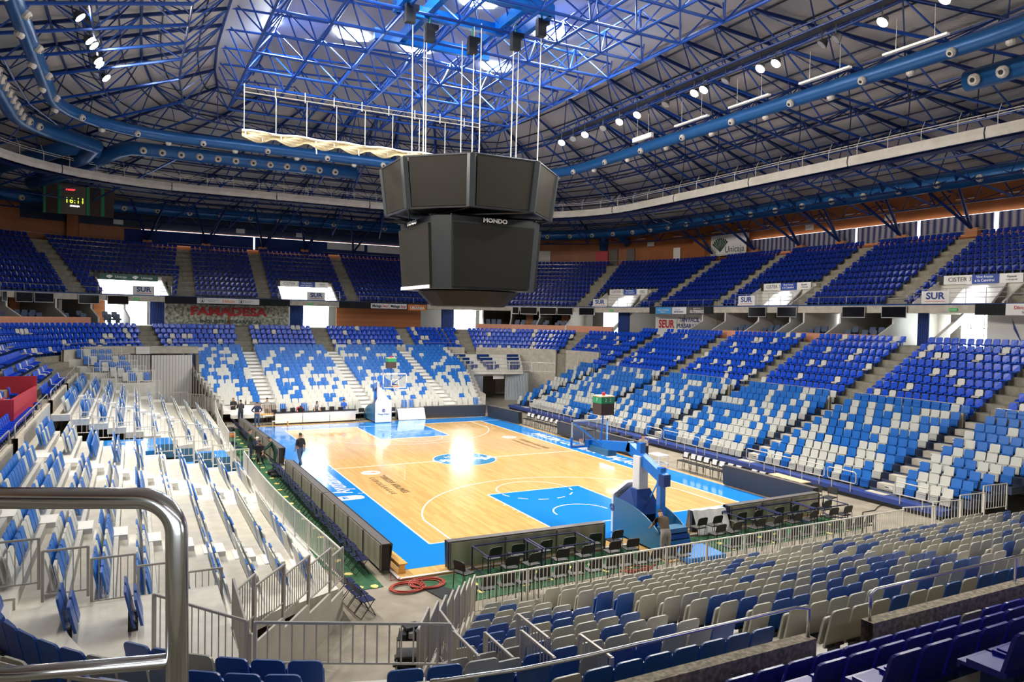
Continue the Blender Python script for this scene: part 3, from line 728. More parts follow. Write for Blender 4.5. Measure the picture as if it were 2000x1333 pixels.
# ------------------------------------------------------------------ seats
def panel_mb(w, z0, z1, y0, y1, th, rt=.07, rb=.03, curve=.0, mb=None, m=0, seg=3):
    """rounded panel in the x-z plane leaning from y0 (bottom) to y1 (top)"""
    out = []
    for cx, cz, r, a0 in ((w/2-rb, z0+rb, rb, -90), (w/2-rt, z1-rt, rt, 0), (-w/2+rt, z1-rt, rt, 90), (-w/2+rb, z0+rb, rb, 180)):
        for i in range(seg+1):
            a = R(a0+90*i/seg); out.append((cx+r*math.cos(a), cz+r*math.sin(a)))
    n = len(out); mb = mb or MB()
    def yy(x, z): return y0+(y1-y0)*(z-z0)/(z1-z0)+curve*(2*x/w)**2
    vs = [(x, yy(x, z)-th/2, z) for x, z in out]+[(x, yy(x, z)+th/2, z) for x, z in out]
    # inset front edge for a rolled rim
    return mb.add(vs, [tuple(range(n)), tuple(range(n, 2*n))[::-1]]+[(i, n+i, n+(i+1) % n, (i+1) % n) for i in range(n)], m)
def fold_back(m=0): return panel_mb(.455, .1, .76, .02, -.13, .035, .075, .03, m=m)
def fold_pan(m=0): 
    mb = panel_mb(.43, .12, .60, .14, .03, .045, .06, .04, m=m)
    return mb
def fold_foot(): return MB().box((0, 0, .08), (.10, .16, .16)).box((0, -.02, .14), (.4, .04, .04))
def slat_back(m=0): return panel_mb(.45, .40, .80, .0, -.08, .05, .05, .02, m=m)
def slat_pan(m=0, m2=0):
    mb = panel_mb(.44, .08, .46, .16, .10, .05, .03, .03, m=m)
    for k in range(5): mb.box((0, .185-.012*k*.8+.0, .13+.075*k), (.38, .022, .028), m=m2)
    return mb
def shell(m=0):
    mb = panel_mb(.41, .36, .74, -.16, -.24, .03, .09, .02, curve=.05, m=m)
    mb.box((0, .04, .36), (.41, .40, .035), m=m, rx=R(-4)).box((0, .23, .335), (.41, .03, .06), m=m)
    mb.box((.195, .0, .385), (.03, .34, .05), m=m).box((-.195, .0, .385), (.03, .34, .05), m=m)
    return mb
def shell_tall(m=0):
    mb = panel_mb(.45, .40, .86, -.18, -.30, .035, .07, .02, curve=.05, m=m)
    return mb.box((0, .04, .40), (.45, .42, .035), m=m, rx=R(-4)).box((0, .25, .37), (.45, .03, .07), m=m).box((.21, .0, .425), (.03, .36, .05), m=m).box((-.21, .0, .425), (.03, .36, .05), m=m)
def bracket(m=0): return MB().box((0, 0, .2), (.08, .3, .36), m=m)
def glossy_dot(mb, m): return mb
def mb_join(*mbs):
    o = MB()
    for b in mbs: o.add(b.v, b.f, 0) if not b.m else o.add(b.v, b.f) if False else None; 
    return o
def combine(parts):
    o = MB()
    for b in parts:
        k = len(o.v); o.v += b.v; o.f += [tuple(i+k for i in f) for f in b.f]; o.m += b.m
    return o
def seat_protos():
    P = {}
    for col, bm in (('blue', M['near_blue']), ('grey', M['near_grey'])):
        P['near', col] = (('backrest', fold_back().mesh('seat_back', bm)), ('seat_pan', combine([fold_pan()]).mesh('seat_pan', bm)), ('foot', fold_foot().mesh('seat_foot', M['black_metal'])))
    for col, bm in (('blue', M['seat_blue']), ('grey', M['seat_grey'])):
        P['left', col] = (('backrest', fold_back().mesh('seat_back', bm)), ('seat_pan', fold_pan().mesh('seat_pan', bm)))
    return P
PR = seat_protos()
SM = {}       # single-mesh seats and merge sources: key -> (MB, mats)
def src(kind, col):
    k = (kind, col)
    if k in SM: return SM[k]
    if kind in ('near', 'left'): mb = combine([fold_back(), fold_pan(), ]); bm = {'near': {'blue': M['near_blue'], 'grey': M['near_grey']}, 'left': {'blue': M['seat_blue'], 'grey': M['seat_grey']}}[kind][col]; mats = [bm]
    elif kind == 'far': mb = combine([fold_back(), fold_pan(), MB().box((0, .06, .66), (.04, .012, .03), m=1)]); mats = [M['seat_blue'] if col == 'blue' else M['seat_grey'], M['white']]  # small white box painted in for the glint on each seat
    elif kind == 'right': mb = combine([slat_back(), slat_pan(), MB().box((0, .0, .2), (.3, .1, .36), m=1)]); mats = [M['seat_blue'] if col == 'blue' else M['seat_grey'], M['black_metal']]
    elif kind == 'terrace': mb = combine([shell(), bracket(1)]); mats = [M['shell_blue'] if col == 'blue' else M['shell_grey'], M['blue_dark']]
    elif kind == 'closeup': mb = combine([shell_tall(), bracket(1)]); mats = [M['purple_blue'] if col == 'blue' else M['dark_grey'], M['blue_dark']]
    elif kind == 'upper': mb = combine([shell(), bracket(1)]); mats = [M['upper_shaded_blue'], M['blue_dark']]
    elif kind == 'red': mb = combine([fold_back(), fold_pan()]); mats = [M['red']]
    SM[k] = (mb, mats, mb.mesh(kind+'_seat_'+col, mats)); return SM[k]
def merged(name, lst, kind, label, cat):
    if not lst: return
    V = []; F = []; MI = []; off = 0; mats = []; base = {}
    for col in ('blue', 'grey'):
        if any(s['col'] == col for s in lst):
            mb, mm, _ = src(kind, col); base[col] = (np.array(mb.v), mb.f, mb.m, len(mats)); mats += mm
    for s in lst:
        v, f, mi, mo = base[s['col']]; c, sn = math.cos(s['rz']), math.sin(s['rz'])
        w = np.empty_like(v); w[:, 0] = v[:, 0]*c-v[:, 1]*sn+s['x']; w[:, 1] = v[:, 0]*sn+v[:, 1]*c+s['y']; w[:, 2] = v[:, 2]+s['z']
        V.append(w); F += [tuple(i+off for i in q) for q in f]; MI += [i+mo for i in mi]; off += len(v)
    me = bpy.data.meshes.new(name); me.from_pydata(np.concatenate(V).tolist(), [], F)
    for x in mats: me.materials.append(x)
    me.polygons.foreach_set('material_index', MI); me.update()
    o = bpy.data.objects.new(name, me); COL.objects.link(o); tag(o, label, cat, kind='stuff')
def place(name, lst, kind, labelf, group, stuff_label, limit=300, keep=None):
    lst = [s for s in lst if seen(s['x'], s['y'], s['z']+.5)]
    for s in lst: s['t'] = px(s['x'], s['y'], s['z']+.4); 
    onscreen = lambda s: -10 < s['t'][0] < 2010 and -20 < s['t'][1] < 1350 and not hidden(s)
    vis_ = sorted([s for s in lst if onscreen(s)], key=lambda s: s['t'][2])[:limit]
    ids = set(id(s) for s in vis_); rest = [s for s in lst if id(s) not in ids]
    protos = {}
    for s in vis_:
        lab = labelf(s)
        if kind in ('near', 'left'):
            key = s['col']
            if key not in protos:
                t = thing(name, lab, 'seat', (s['x'], s['y'], s['z']), s['rz'], group)
                for nm, me in PR[kind, key]:
                    o = bpy.data.objects.new(nm, me); COL.objects.link(o); o.parent = t
                protos[key] = t
            else: dup(protos[key], (s['x'], s['y'], s['z']), s['rz'], lab)
        else:
            o = bpy.data.objects.new(name, src(kind, s['col'])[2]); COL.objects.link(o); o.location = (s['x'], s['y'], s['z']); o.rotation_euler.z = s['rz']; tag(o, lab, 'seat', group)
    merged(name.replace('seat', 'seats_beyond') if False else 'rows_of_'+name+'s', rest, kind, stuff_label, 'seats')
def hidden(s):
    a, b, t = s['t']
    if 320 < a < 368 and b > 990: return True
    if a < 368 and 950 < b < 1000: return True
    if 770 < a < 1070 and 315 < b < 590 and t > 43: return True
    return False
rnd = random.Random(11)
CN = {'blue': 'blue', 'grey': 'pale grey'}
# near stand seats
L = []
blocks = [(-8.25, None), (-7.05, .55), (1.8, 9.15), (10.35, None)]
for k in range(12):
    xl = -8.72-.5*k
    rngs = []
    if k >= 1: rngs.append((0, -8.27, xl))
    rngs += [(1, -6.8, .6), (2, 2.0, 9.1), (3, 10.55, 12.6+.5*k)]
    for bi, a, b in rngs:
        n = int(abs(b-a)/.493+.5)+ (0 if bi == 0 else 1)
        for i in range(n):
            x = a-.25-.493*i if bi == 0 else a+.493*i
            if bi == 3 and x > 12.6+.5*k: break
            pb = .10+.045*k if k < 9 else .55
            if k == 0: pb = .05
            L.append(dict(x=x, y=ny(k)-.0, z=nz(k), rz=0, col='blue' if rnd.random() < pb else 'grey', k=k, i=i, b=bi))
BN = ('left', 'second', 'third', 'right')
place('folding_seat', L, 'near', lambda s: 'folded %s seat, near stand %s block, %s row from fence, %s along' % (CN[s['col']] if s['b'] else CN[s['col']], BN[s['b']], nth(s['k']), nth(s['i'])), 'folded seats of the near stand', 'remaining folded blue and grey seats of the near stand, towards its right end')
# left stand + corner seats
L = []
for k in range(10):
    for bi, (a, b) in enumerate(((LEND[k]+.4, -16.75), (-15.9, -9.5), (-7.0, -2.6), (3.6, 11.5), (12.8, 21.0))):
        n = int((b-a)/.49)
        for i in range(n):
            L.append(dict(x=lx(k)-.25, y=b-.25-.49*i if bi == 0 else a+.25+.49*i, z=lz_(k), rz=-PI/2, col='blue' if rnd.random() < .25+.05*k else 'grey', k=k, i=i, b=bi))
LBN = ('nearest', 'second', 'third', 'fourth', 'farthest')
place('tip_up_seat', L, 'left', lambda s: 'folded %s seat, left stand %s block, %s row up, %s along' % (CN[s['col']], LBN[s['b']], nth(s['k']), nth(s['i'])), 'folded seats of the left stand', 'remaining folded seats at the far end of the left stand')
L = []
for ri, (r0, z) in enumerate(((7.65, 3.1), (6.9, 2.9), (6.15, 2.72))):
    da = math.degrees(.49/r0); a = 183 if ri < 2 else 222
    i = 0
    while a < 268:
        if not (246 < a < 256) and not (ri == 2 and a > 246):
            p = arcp(r0, a); L.append(dict(x=p[0], y=p[1], z=z, rz=facing(math.cos(R(a)), math.sin(R(a))), col='blue' if rnd.random() < .62 else 'grey', k=ri, i=i, b=0))
        a += da; i += 1
for x0, y0, n, z in ((-17.9, -23.4, 2, 2.5), (-16.9, -23.5, 2, 2.5), (-19.0, -23.2, 2, 2.5)):
    for i in range(n): L.append(dict(x=x0, y=y0-.5*i, z=z, rz=-PI/2, col='blue', k=2, i=i, b=int(-x0*10)))
place('folding_seat', L, 'near', lambda s: ('tall folded %s seat, near-left corner deck, %s row from wall, %s along' % (CN[s['col']], nth(s['k']), nth(s['i']))) if s['b'] == 0 else 'tall folded blue seat standing on the corner deck behind the fence, pair %s, seat %s' % ({179: 'middle', 169: 'right', 190: 'left'}[s['b']], nth(s['i'])), 'folded seats of the corner deck', 'x')
# right stand
L = []
ed = [20.3]+[x for a in sorted(rs_aisles, reverse=True) for x in (a+.62, a-.62)]+[-21.5]
for k in range(10):
    for bi in range(0, 6):
        a, b = ed[2*bi], ed[2*bi+1]
        if bi == 0: a = 20.3+.2*k
        if bi == 5: b = -19.4-.35*k
        n = int((a-b)/.5)
        for i in range(n):
            L.append(dict(x=rx(k)+.35, y=a-.25-(a-b-.5)/(max(1, n-1))*i, z=rz_(k), rz=PI/2, col='blue' if rnd.random() < .3+.055*k else 'grey', k=k, i=i, b=bi))
RBN = ('farthest', 'second', 'third', 'fourth', 'fifth', 'nearest')
place('slatted_seat', L, 'right', lambda s: 'slatted %s seat, right stand %s block, %s row up, %s along' % (CN[s['col']], nth(s['b']), nth(s['k']), nth(s['i'])), 'slatted seats of the right stand', 'remaining slatted blue and grey seats at the far end of the right stand')
# far stand
L = []
fedges = [None, -8.2, -7.0, -.7, .5, 6.4, 7.6, None]
for k in range(2, 19):
    E_ = [fxl(k), -8.2, -7.0, -.7, .5, 6.4, 7.6, fxr(k)]
    for bi in range(4):
        a, b = E_[2*bi], E_[2*bi+1]; n = max(0, int((b-a)/.5))
        if bi == 0 and k < 4: n = 0
        for i in range(n):
            L.append(dict(x=a+.25+(b-a-.5)/max(1, n-1)*i, y=fy(k)+.1, z=fz(k)-.05, rz=PI, col='blue' if rnd.random() < min(.8, .1+.07*max(0, k-3)) else 'grey', k=k, i=i, b=bi))
place('stadium_seat', L, 'far', lambda s: '%s folded seat, far stand %s block, %s row up, %s along' % (CN[s['col']], nth(s['b']), nth(s['k']-2), nth(s['i'])), 'folded seats of the far stand', 'remaining blue and grey seats high in the far stand')
# lower fixed terrace
def along(path, d, u0, u1, gaps, pitch=.5):
    """seat positions (u,x,y,rz,block,index) along a plan curve between aisles"""
    out = []; cutsx = sorted([g for g in gaps if u0 < g[0] < u1]); edges = []; p = u0
    for g, hw in cutsx: edges.append((p, g-hw/path.at(g, d)[4])); p = g+hw/path.at(g, d)[4]
    edges.append((p, u1))
    for bi, (a, b) in enumerate(edges):
        u = a; i = 0
        while True:
            s = path.at(u, d)[4]; u2 = u+pitch/s
            if u2 > b: break
            x, y, nx, ny_, s2 = path.at(u+pitch/2/s, d); out.append((u, x, y, facing(nx, ny_), bi, i)); u = u2; i += 1
    return out
gl = [(ux(y, 'l'), .6) for y in (-9.0, 3.1, 12.8)]+[(ux(y, 'l')+LOW.len, .6) for y in (-9.0, 3.1, 12.8)]
gr = [(ux(y, 'r'), .6) for y in gaps_r]
gf = [(u, .6) for u in far_a]
gn = [(u_near(x), .6) for x in (9.75, 1.2, -7.75)]+[(LOW.seg[7][0]+2.5, .6)]
allg = gl+gr+gf+gn
L = []
for j in range(9):
    d = .35+.84*j+.45; z = 3.2+.45*j
    for (u0, u1, side) in ((0, 45.6, 'left'), (45.6, UF1, 'far'), (UF1, LOW.seg[5][0]+6, 'right'), (LOW.seg[5][0]+6, LOW.len-6.4, 'near'), (LOW.len-6.4, LOW.len, 'left')):
        if side == 'far' and (j < 3 or j > 7): continue
        for u, x, y, rz, bi, i in along(LOW, d, u0, u1, [g for g in allg if side != 'near' or abs(g[0]-u_near(-7.75)) > 1]):
            if side == 'left' and j < 3 and y > 20+1.3*j: continue
            if side == 'left' and j > 7 and y > 0: continue
            if side == 'near' and x < -10.9+.35*j: continue
            if side == 'left' and 4.0 < y < 8.5 and j < 3: continue
            L.append(dict(x=x, y=y, z=z-.06, rz=rz, col='grey' if rnd.random() < .085 else 'blue', k=j, i=i, b=bi, side=side))
near_l = [s for s in L if s['side'] == 'near']
for s in near_l: s['col'] = 'grey' if rnd.random() < .16 else 'blue'
rest_l = [s for s in L if s['side'] != 'near']
SH = {'blue': 'royal blue', 'grey': 'white'}
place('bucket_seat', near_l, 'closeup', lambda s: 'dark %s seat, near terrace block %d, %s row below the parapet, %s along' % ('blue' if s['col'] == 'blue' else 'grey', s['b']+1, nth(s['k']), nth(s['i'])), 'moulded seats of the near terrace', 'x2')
CENTRE = {}
place('moulded_seat', rest_l, 'terrace', lambda s: '%s moulded seat, %s terrace block %d, %s row up, %s along' % (SH[s['col']], s['side'], s['b']+1, nth(s['k']), nth(s['i'])), 'moulded seats of the lower terrace', 'remaining royal blue moulded seats of the lower terrace, farther away')
# upper terrace
ups = [UPR.u_of(-21.1, 39.0), S[2][0]+(-12+13), S[2][0]+(-4.7+13), S[2][0]+(4.6+13), UPR.u_of(28.4, 32.2)]+[S[4][0]+(23-y) for y in (22.6, 13.7, 4.2, -4.4, -12.7)]
vom = [S[2][0]+(-16.9+13)+.2, S[2][0]+13-.2, UPR.u_of(30, 28.5), S[4][0]+(23-7.7), S[4][0]+(23+8.9)]
L = []
for i_ in range(11):
    d = .1+.87*i_+.5; z = 9.65+.53*i_
    for u, x, y, rz, bi, i in along(UPR, d, 30, S[5][0], [(g, .62) for g in ups]):
        if i_ < 4 and any(abs(u-v) < 3.05 for v in vom): continue
        L.append(dict(x=x, y=y, z=z-.06, rz=rz, col='blue', k=i_, i=i, b=bi))
place('grandstand_seat', L, 'upper', lambda s: 'shade-darkened blue moulded seat, upper terrace block %d, %s row up, %s along' % (s['b']+1, nth(s['k']), nth(s['i'])), 'moulded seats of the upper terrace', 'remaining shade-darkened blue moulded seats of the upper terrace, farther away')

# ------------------------------------------------------------------ suite ring details
def upos(u, d=0): return UPR.at(u, d)
def s4(y): return S[4][0]+(23-y)          # right straight, y
def s2(x): return S[2][0]+(x+13)          # far straight, x
# counters (salmon parapets) in front of the suites
def lowcounter(u0, u1, d, label):
    o = strip(LOW, us_range(LOW, u0, u1, 1.0), [(d, 6.7), (d, 7.5), (d+.12, 7.5), (d+.12, 6.7)]).build('suite_counter', M['counter']); tag(o, label, 'counter')
uL = lambda x, y: LOW.u_of(x, y)
lowcounter(LOW.seg[0][0]+30, LOW.seg[2][0]-4.2, 8.3, 'salmon front parapet of the suites at the far left')
lowcounter(LOW.seg[3][0]+2.6, LOW.seg[3][0]+10.8, 8.3, 'salmon front parapet of the suites right of the hanging scoreboard')
lowcounter(ux(11.8, 'r'), ux(4.6, 'r'), 8.3, 'salmon front parapet of the suites left of the middle blue curtain')
lowcounter(ux(2.8, 'r'), ux(-4.8, 'r'), 8.3, 'salmon front parapet of the suites right of the middle blue curtain')
def wedge(u, label, m='suite_white'):
    """partition wall with a sloping lower front"""
    a = upos(u, -.05); b = upos(u, 6.5); f = upos(u, -1.6)
    tx, ty = -a[3]*.08, a[2]*.08
    P = [(f[0], f[1], 6.8), (f[0], f[1], 7.5), (a[0], a[1], 8.3), (a[0], a[1], 9.1), (b[0], b[1], 9.1), (b[0], b[1], 6.8)]
    n = len(P); vs = [(x-tx, y-ty, z) for x, y, z in P]+[(x+tx, y+ty, z) for x, y, z in P]
    o = MB().add(vs, [tuple(range(n))[::-1], tuple(range(n, 2*n))]+[(i, (i+1) % n, n+(i+1) % n, n+i) for i in range(n)]).build('partition_wall', M[m]); struct(o, label)
uq = UPR.u_of
for k, u in enumerate([uq(-28.0, 32.6), uq(-26.2, 35.1), uq(-23.0, 37.9), uq(-20.4, 39.4), uq(-17.6, 40.4), uq(19.6, 39.7), uq(22.5, 38.2), uq(25.2, 36.2), uq(27.7, 33.3)]): wedge(u, 'white partition wall between suites')
for y in (12.0, 8.0, 4.6, 3.2, -.2, -4.6, 15.0): wedge(s4(y), 'white partition wall between suites')
for k, (u, m) in enumerate(((uq(-24.5, 36.8), 'orange_wood'), (uq(-19, 40), 'orange_wood'), (uq(24, 37.2), 'orange_wood'), (uq(26.8, 34.5), 'orange_wood'), (s4(10), 'orange_wood'), (s4(6.3), 'orange_wood'), (s4(1.2), 'orange_wood'), (s4(-3.8), 'orange_wood'))):
    p = upos(u, 2.6); struct(MB().box((p[0], p[1], 7.95), (.9, .3, 2.3), facing(p[2], p[3])).build('wall_timber', M[m]), 'orange timber wall piece inside a suite')
# suite seats
sm_ = combine([MB().box((0, 0, .35), (.5, .5, .16)), panel_mb(.5, .42, .85, -.2, -.3, .08, .08, .03), MB().box((0, 0, .14), (.3, .3, .28))]).mesh('suite_armchair', M['leather'])
ks = 0
for (ua, ub) in ((uq(-26.8, 34.5), uq(-23.4, 37.7)), (uq(-22.6, 38.1), uq(-20.7, 39.3)), (uq(-20.1, 39.6), uq(-18, 40.3)), (uq(19.8, 39.6), uq(22.2, 38.4)), (uq(22.8, 38), uq(25, 36.4)), (uq(25.5, 35.9), uq(27.4, 33.7)), (s4(11.6), s4(8.4)), (s4(7.6), s4(5)), (s4(2.8), s4(.2)), (s4(-.6), s4(-4.2))):
    n = int((ub-ua)/.62); ks += 1
    for r_ in range(2):
        for i in range(n):
            if (i+ks) % 4 == 3: continue
            p = upos(ua+(ub-ua)*(i+.5)/n, -.3+.85*r_); o = bpy.data.objects.new('suite_armchair', sm_); COL.objects.link(o); o.location = (p[0], p[1], 6.98+.22*r_); o.rotation_euler.z = facing(p[2], p[3])
            tag(o, 'dark blue armchair in suite %d from the left, %s row, %s seat' % (ks, ('front', 'back')[r_], nth(i)), 'armchair', 'armchairs in the suites')
# curtains, openings with daylight
def upanel(name, u0, u1, d, z0, z1, m, label, cat, th=.06, stru=False):
    a, b = upos(u0, d), upos(u1, d); c = ((a[0]+b[0])/2, (a[1]+b[1])/2, (z0+z1)/2); L = math.hypot(b[0]-a[0], b[1]-a[1])
    o = MB().box((0, 0, 0), (L, th, z1-z0)).build(name, m, None, loc=c, rz=math.atan2(b[1]-a[1], b[0]-a[0]))
    return struct(o, label) if stru else tag(o, label, cat)
for i, (u0, u1, where) in enumerate(((s2(-15.3), s2(-14.1), 'left of the FAMADESA banner'), (s2(-2.0), s2(-.6), 'right of the FAMADESA banner'), (s2(15.2), s2(16.6), 'beside the bright opening behind the scoreboard'), (uq(30.9, 28.9), uq(31, 27.5), 'left of the SEUR banner'), (s4(4.5), s4(3.5), 'in the middle of the right side'), (s4(-5.5), s4(-6.3), 'left of the glazed stair on the right'))):
    upanel('suite_curtain', u0, u1, 1.4, 6.8, 9.1, M['curtain'], 'navy curtain under the fascia, '+where, 'curtain', .1)
wn = 20
for (u0, u1, d, z0, z1, mm) in ((s2(-18.6), s2(-15.4), 2.6, 6.8, 9.08, 'daylight'), (s2(-.5), s2(2.4), 2.6, 6.8, 9.08, 'daylight'), (s2(16.8), uq(19.0, 40.0), 2.4, 6.8, 9.08, 'daylight'), (s4(-6.4), s4(-9.8), 5.0, 6.8, 9.08, 'daylight'), (uq(29.0, 31.4), uq(30.6, 29.1), 3.5, 6.8, 9.08, 'daylight_soft'), (s4(3.4), s4(2.9), 4, 6.8, 9.08, 'daylight_soft')):
    upanel('window_%d' % wn, u0, u1, d, z0, z1, M[mm], 'bright daylit opening at the back of the suite ring', None, .05, True); wn += 1
for k_, (xa, xb) in enumerate(((-22, -12), (-6, 4))): struct(MB().box(((xa+xb)/2, -43.6, 7.95), (xb-xa, .05, 2.2)).build('window_%d' % (50+k_), M['daylight_soft']), 'added unseen glowing pane behind the near terrace')  # unseen glowing panes behind the camera, added for rail reflections and fill
struct(MB().box((0, -51.6, 16.35), (60, .05, 1.4)).build('window_52', M['daylight_soft']), 'added unseen glowing band on the near upper wall')  # unseen emissive band, added as fill from behind the camera
# glazing bars and stairs at the right opening
for y in (-7.2, -8.1, -9.0): struct(MB().box((35.8, y, 7.95), (.06, .07, 2.3)).build('trim_%d' % int(-y), M['white']))
struct(MB().box((35.8, -8.1, 8.1), (.06, 3.4, .06)).build('trim_10', M['white']))
for (x, y, rz) in ((33.6, -6.9, 0), (33.4, 10.5, 0), (31.8, 29.4, .6)):
    st = thing('ramp_stair', 'white stair stringer seen through the opening %s' % ('beside the glazed window' if y < 0 else 'by the suites' if y < 20 else 'left of the SEUR banner'), 'stairs', (x, y, 6.8), rz)
    MB().profile([(-1.2, 2.3), (1.0, .3), (1.3, .3), (1.3, .0), (1.0, 0), (-1.4, 2.3)], -.5, .5).build('stringer', M['suite_white'], st)
# FAMADESA banner etc
def banner(name, label, u0, u1, d, z0, z1, m, texts=(), cat='banner', th=.06, parts=()):
    a, b = upos(u0, d), upos(u1, d); rz = math.atan2(b[1]-a[1], b[0]-a[0]); L = math.hypot(b[0]-a[0], b[1]-a[1])
    t = thing(name, label, cat, ((a[0]+b[0])/2, (a[1]+b[1])/2, z0), rz)
    MB().box((0, 0, (z1-z0)/2), (L, th, z1-z0)).build('sheet', m, t)
    for (x0, x1, za, zb, mm) in parts: MB().box(((x0+x1)/2*L, -th/2-.01, (za+zb)/2*(z1-z0)), ((x1-x0)*L, .03, (zb-za)*(z1-z0))).build('field', mm, t)
    for tx in texts:
        body, fx, fz, size, mm = tx[:5]; sx = tx[5] if len(tx) > 5 else 1; bold = tx[6] if len(tx) > 6 else 0
        text('lettering', body, (fx*L, -th/2-.035, fz*(z1-z0)), size, mm, t, (PI/2, 0, 0), .004, sx, bold=bold)
    return t, L
t, L = banner('advert_banner', 'crowd-print banner reading FAMADESA in red, at the far end', s2(-14.0), s2(-2.1), 1.7, 6.85, 8.95, M['crowd'], (('FAMADESA', 0, .66, 1.15, M['red_text'], 1.3, .05), ('INDUSTRIAS CARNICAS', .02, .18, .45, M['green_text'], 1.25, .01)), parts=((-.012, .012, 0, .9, M['brown']),))
t, L = banner('advert_banner', 'white banner with red SEUR lettering on the right side', s4(28.2-4.3), s4(14.9), 1.6, 6.6, 8.95, M['white'], (('SEUR', -.30, .55, 1.15, M['red_text'], .95, .03), ('TAN FACIL COMO\nPULSAR UNA TECLA', .2, .62, .62, M['navy_text'], 1.0, .01)), parts=((-.004, .004, 0, 1, M['grey_board']), (.12, .24, .0, .22, M['sky_board']), (.27, .4, .0, .22, M['board_blue'])))
MB().path([(-.07*L+.5*math.cos(2*PI*i/24), -.06, 1.25+.75*math.sin(2*PI*i/24)) for i in range(24)], .02, 4, closed=True).path([(-.07*L-.45, -.06, 1.0), (-.07*L, -.06, 1.4), (-.07*L+.45, -.06, 1.1)], .015, 4).build('ball_outline', M['grey_board'], t)
ow = upanel('timber_screen', s2(3.1), s2(13.0), 1.9, 6.85, 9.0, M['orange_wood'], 'wide orange timber wall at the far end behind the scoreboard', 'wall panel', .1)
t, L = banner('advert_banner', 'white banner with blue twin leaf shapes at the far right', s4(-10.0), s4(-14.0), 1.8, 6.7, 9.0, M['white'])
for s_ in (-1, 1):
    MB().add([(s_*.9+L*.1, -.05, 2.2), (s_*.75+L*.1, -.05, 1.4), (s_*.25+L*.1, -.05, .5), (s_*.1+L*.1, -.05, .2), (s_*.45+L*.1, -.05, 1.1), (s_*.8+L*.1, -.05, 1.9)], [(0, 1, 2, 3, 4, 5)]).build('leaf_shape', M['navy_text'] if s_ < 0 else M['sky_board'], t)
# drapes and small adverts on the fascia
def drape(u0, u1, label): upanel('fascia_drape', u0, u1, -.12, 8.95, 9.66, M['black_cloth'], label, 'drape', .06)
drape(s2(-14.2), s2(-2.3), 'black drape on the fascia over the FAMADESA banner'); drape(s2(2.9), s2(13.0), 'black drape on the fascia over the orange timber wall')
drape(s4(22.9), s4(13.5), 'black drape on the fascia over the SEUR banner'); drape(s4(-10.3), s4(-12.2), 'short black drape on the right fascia beside the red-script sign')
t, L = banner('fascia_sign', 'long white sponsor sign with two sail emblems on the far fascia', s2(-11.3), s2(-5.4), -.2, 9.05, 9.6, M['white'], (('Halcon', 0, .5, .42, M['orange'], 1, .005), ('CIUDAD DE MALAGA\nDEPORTES', -.27, .5, .13, M['grey_board']), ('CIUDAD DE MALAGA\nDEPORTES', .3, .5, .13, M['grey_board'])), 'sign')
for q in (-.42, .2): MB().path([(q*L+.2*math.cos(2*PI*i/20), -.05, .28+.2*math.sin(2*PI*i/20)) for i in range(20)], .02, 4, closed=True).add([(q*L-.1, -.05, .16), (q*L+.12, -.05, .16), (q*L+.02, -.05, .42)], [(0, 1, 2)]).build('sail_emblem', M['black_text'], t)
for a, lb in ((6.4, 'left'), (8.5, 'right')):
    banner('fascia_sign', 'white Malaga hoy sign, %s one of two on the far fascia' % lb, s2(a), s2(a+2.05), -.2, 9.0, 9.55, M['white'], (('Malaga', -.17, .5, .42, M['black_text'], .95, .01), ('hoy', .3, .5, .42, M['red_text'], .95, .01)), 'sign')
banner('fascia_sign', 'orange URANIA sign on the far fascia beside the scoreboard', s2(10.7), s2(12.9), -.2, 8.85, 9.55, M['orange_board'], (('URANIA', 0, .4, .5, M['white'], .95, .015), ('GRUPO', 0, .82, .18, M['white'])), 'sign')
banner('fascia_sign', 'light blue advert on the fascia above the SEUR banner', s4(21.8), s4(19.3), -.2, 8.95, 9.62, M['sky_board'], (('teatro cervantes', 0, .6, .26, M['white']), ('MALAGA', 0, .25, .2, M['white'])), 'sign')
banner('fascia_sign', 'white advert with a blue hill drawing above the SEUR banner', s4(19.2), s4(17.1), -.2, 8.95, 9.62, M['white'], (('jarcia tours', 0, .35, .3, M['navy_text']),), 'sign', parts=((-.3, .1, .62, .68, M['sky_board']),))
banner('fascia_sign', 'dark grey advert with white lettering above the SEUR banner', s4(17.0), s4(14.6), -.2, 8.95, 9.62, M['grey_board'], (('GUTIERREZ', .1, .32, .38, M['white'], 1, .01), ('INSTITUTO', .1, .75, .2, M['white'])), 'sign')
banner('fascia_sign', 'white sign with thin red script at the right end of the fascia', s4(-12.2), s4(-14.4), -.2, 8.95, 9.66, M['white'], (('DinsyCafe', 0, .65, .3, M['red_text']), ('Servicios de', .15, .25, .2, M['black_text'])), 'sign')
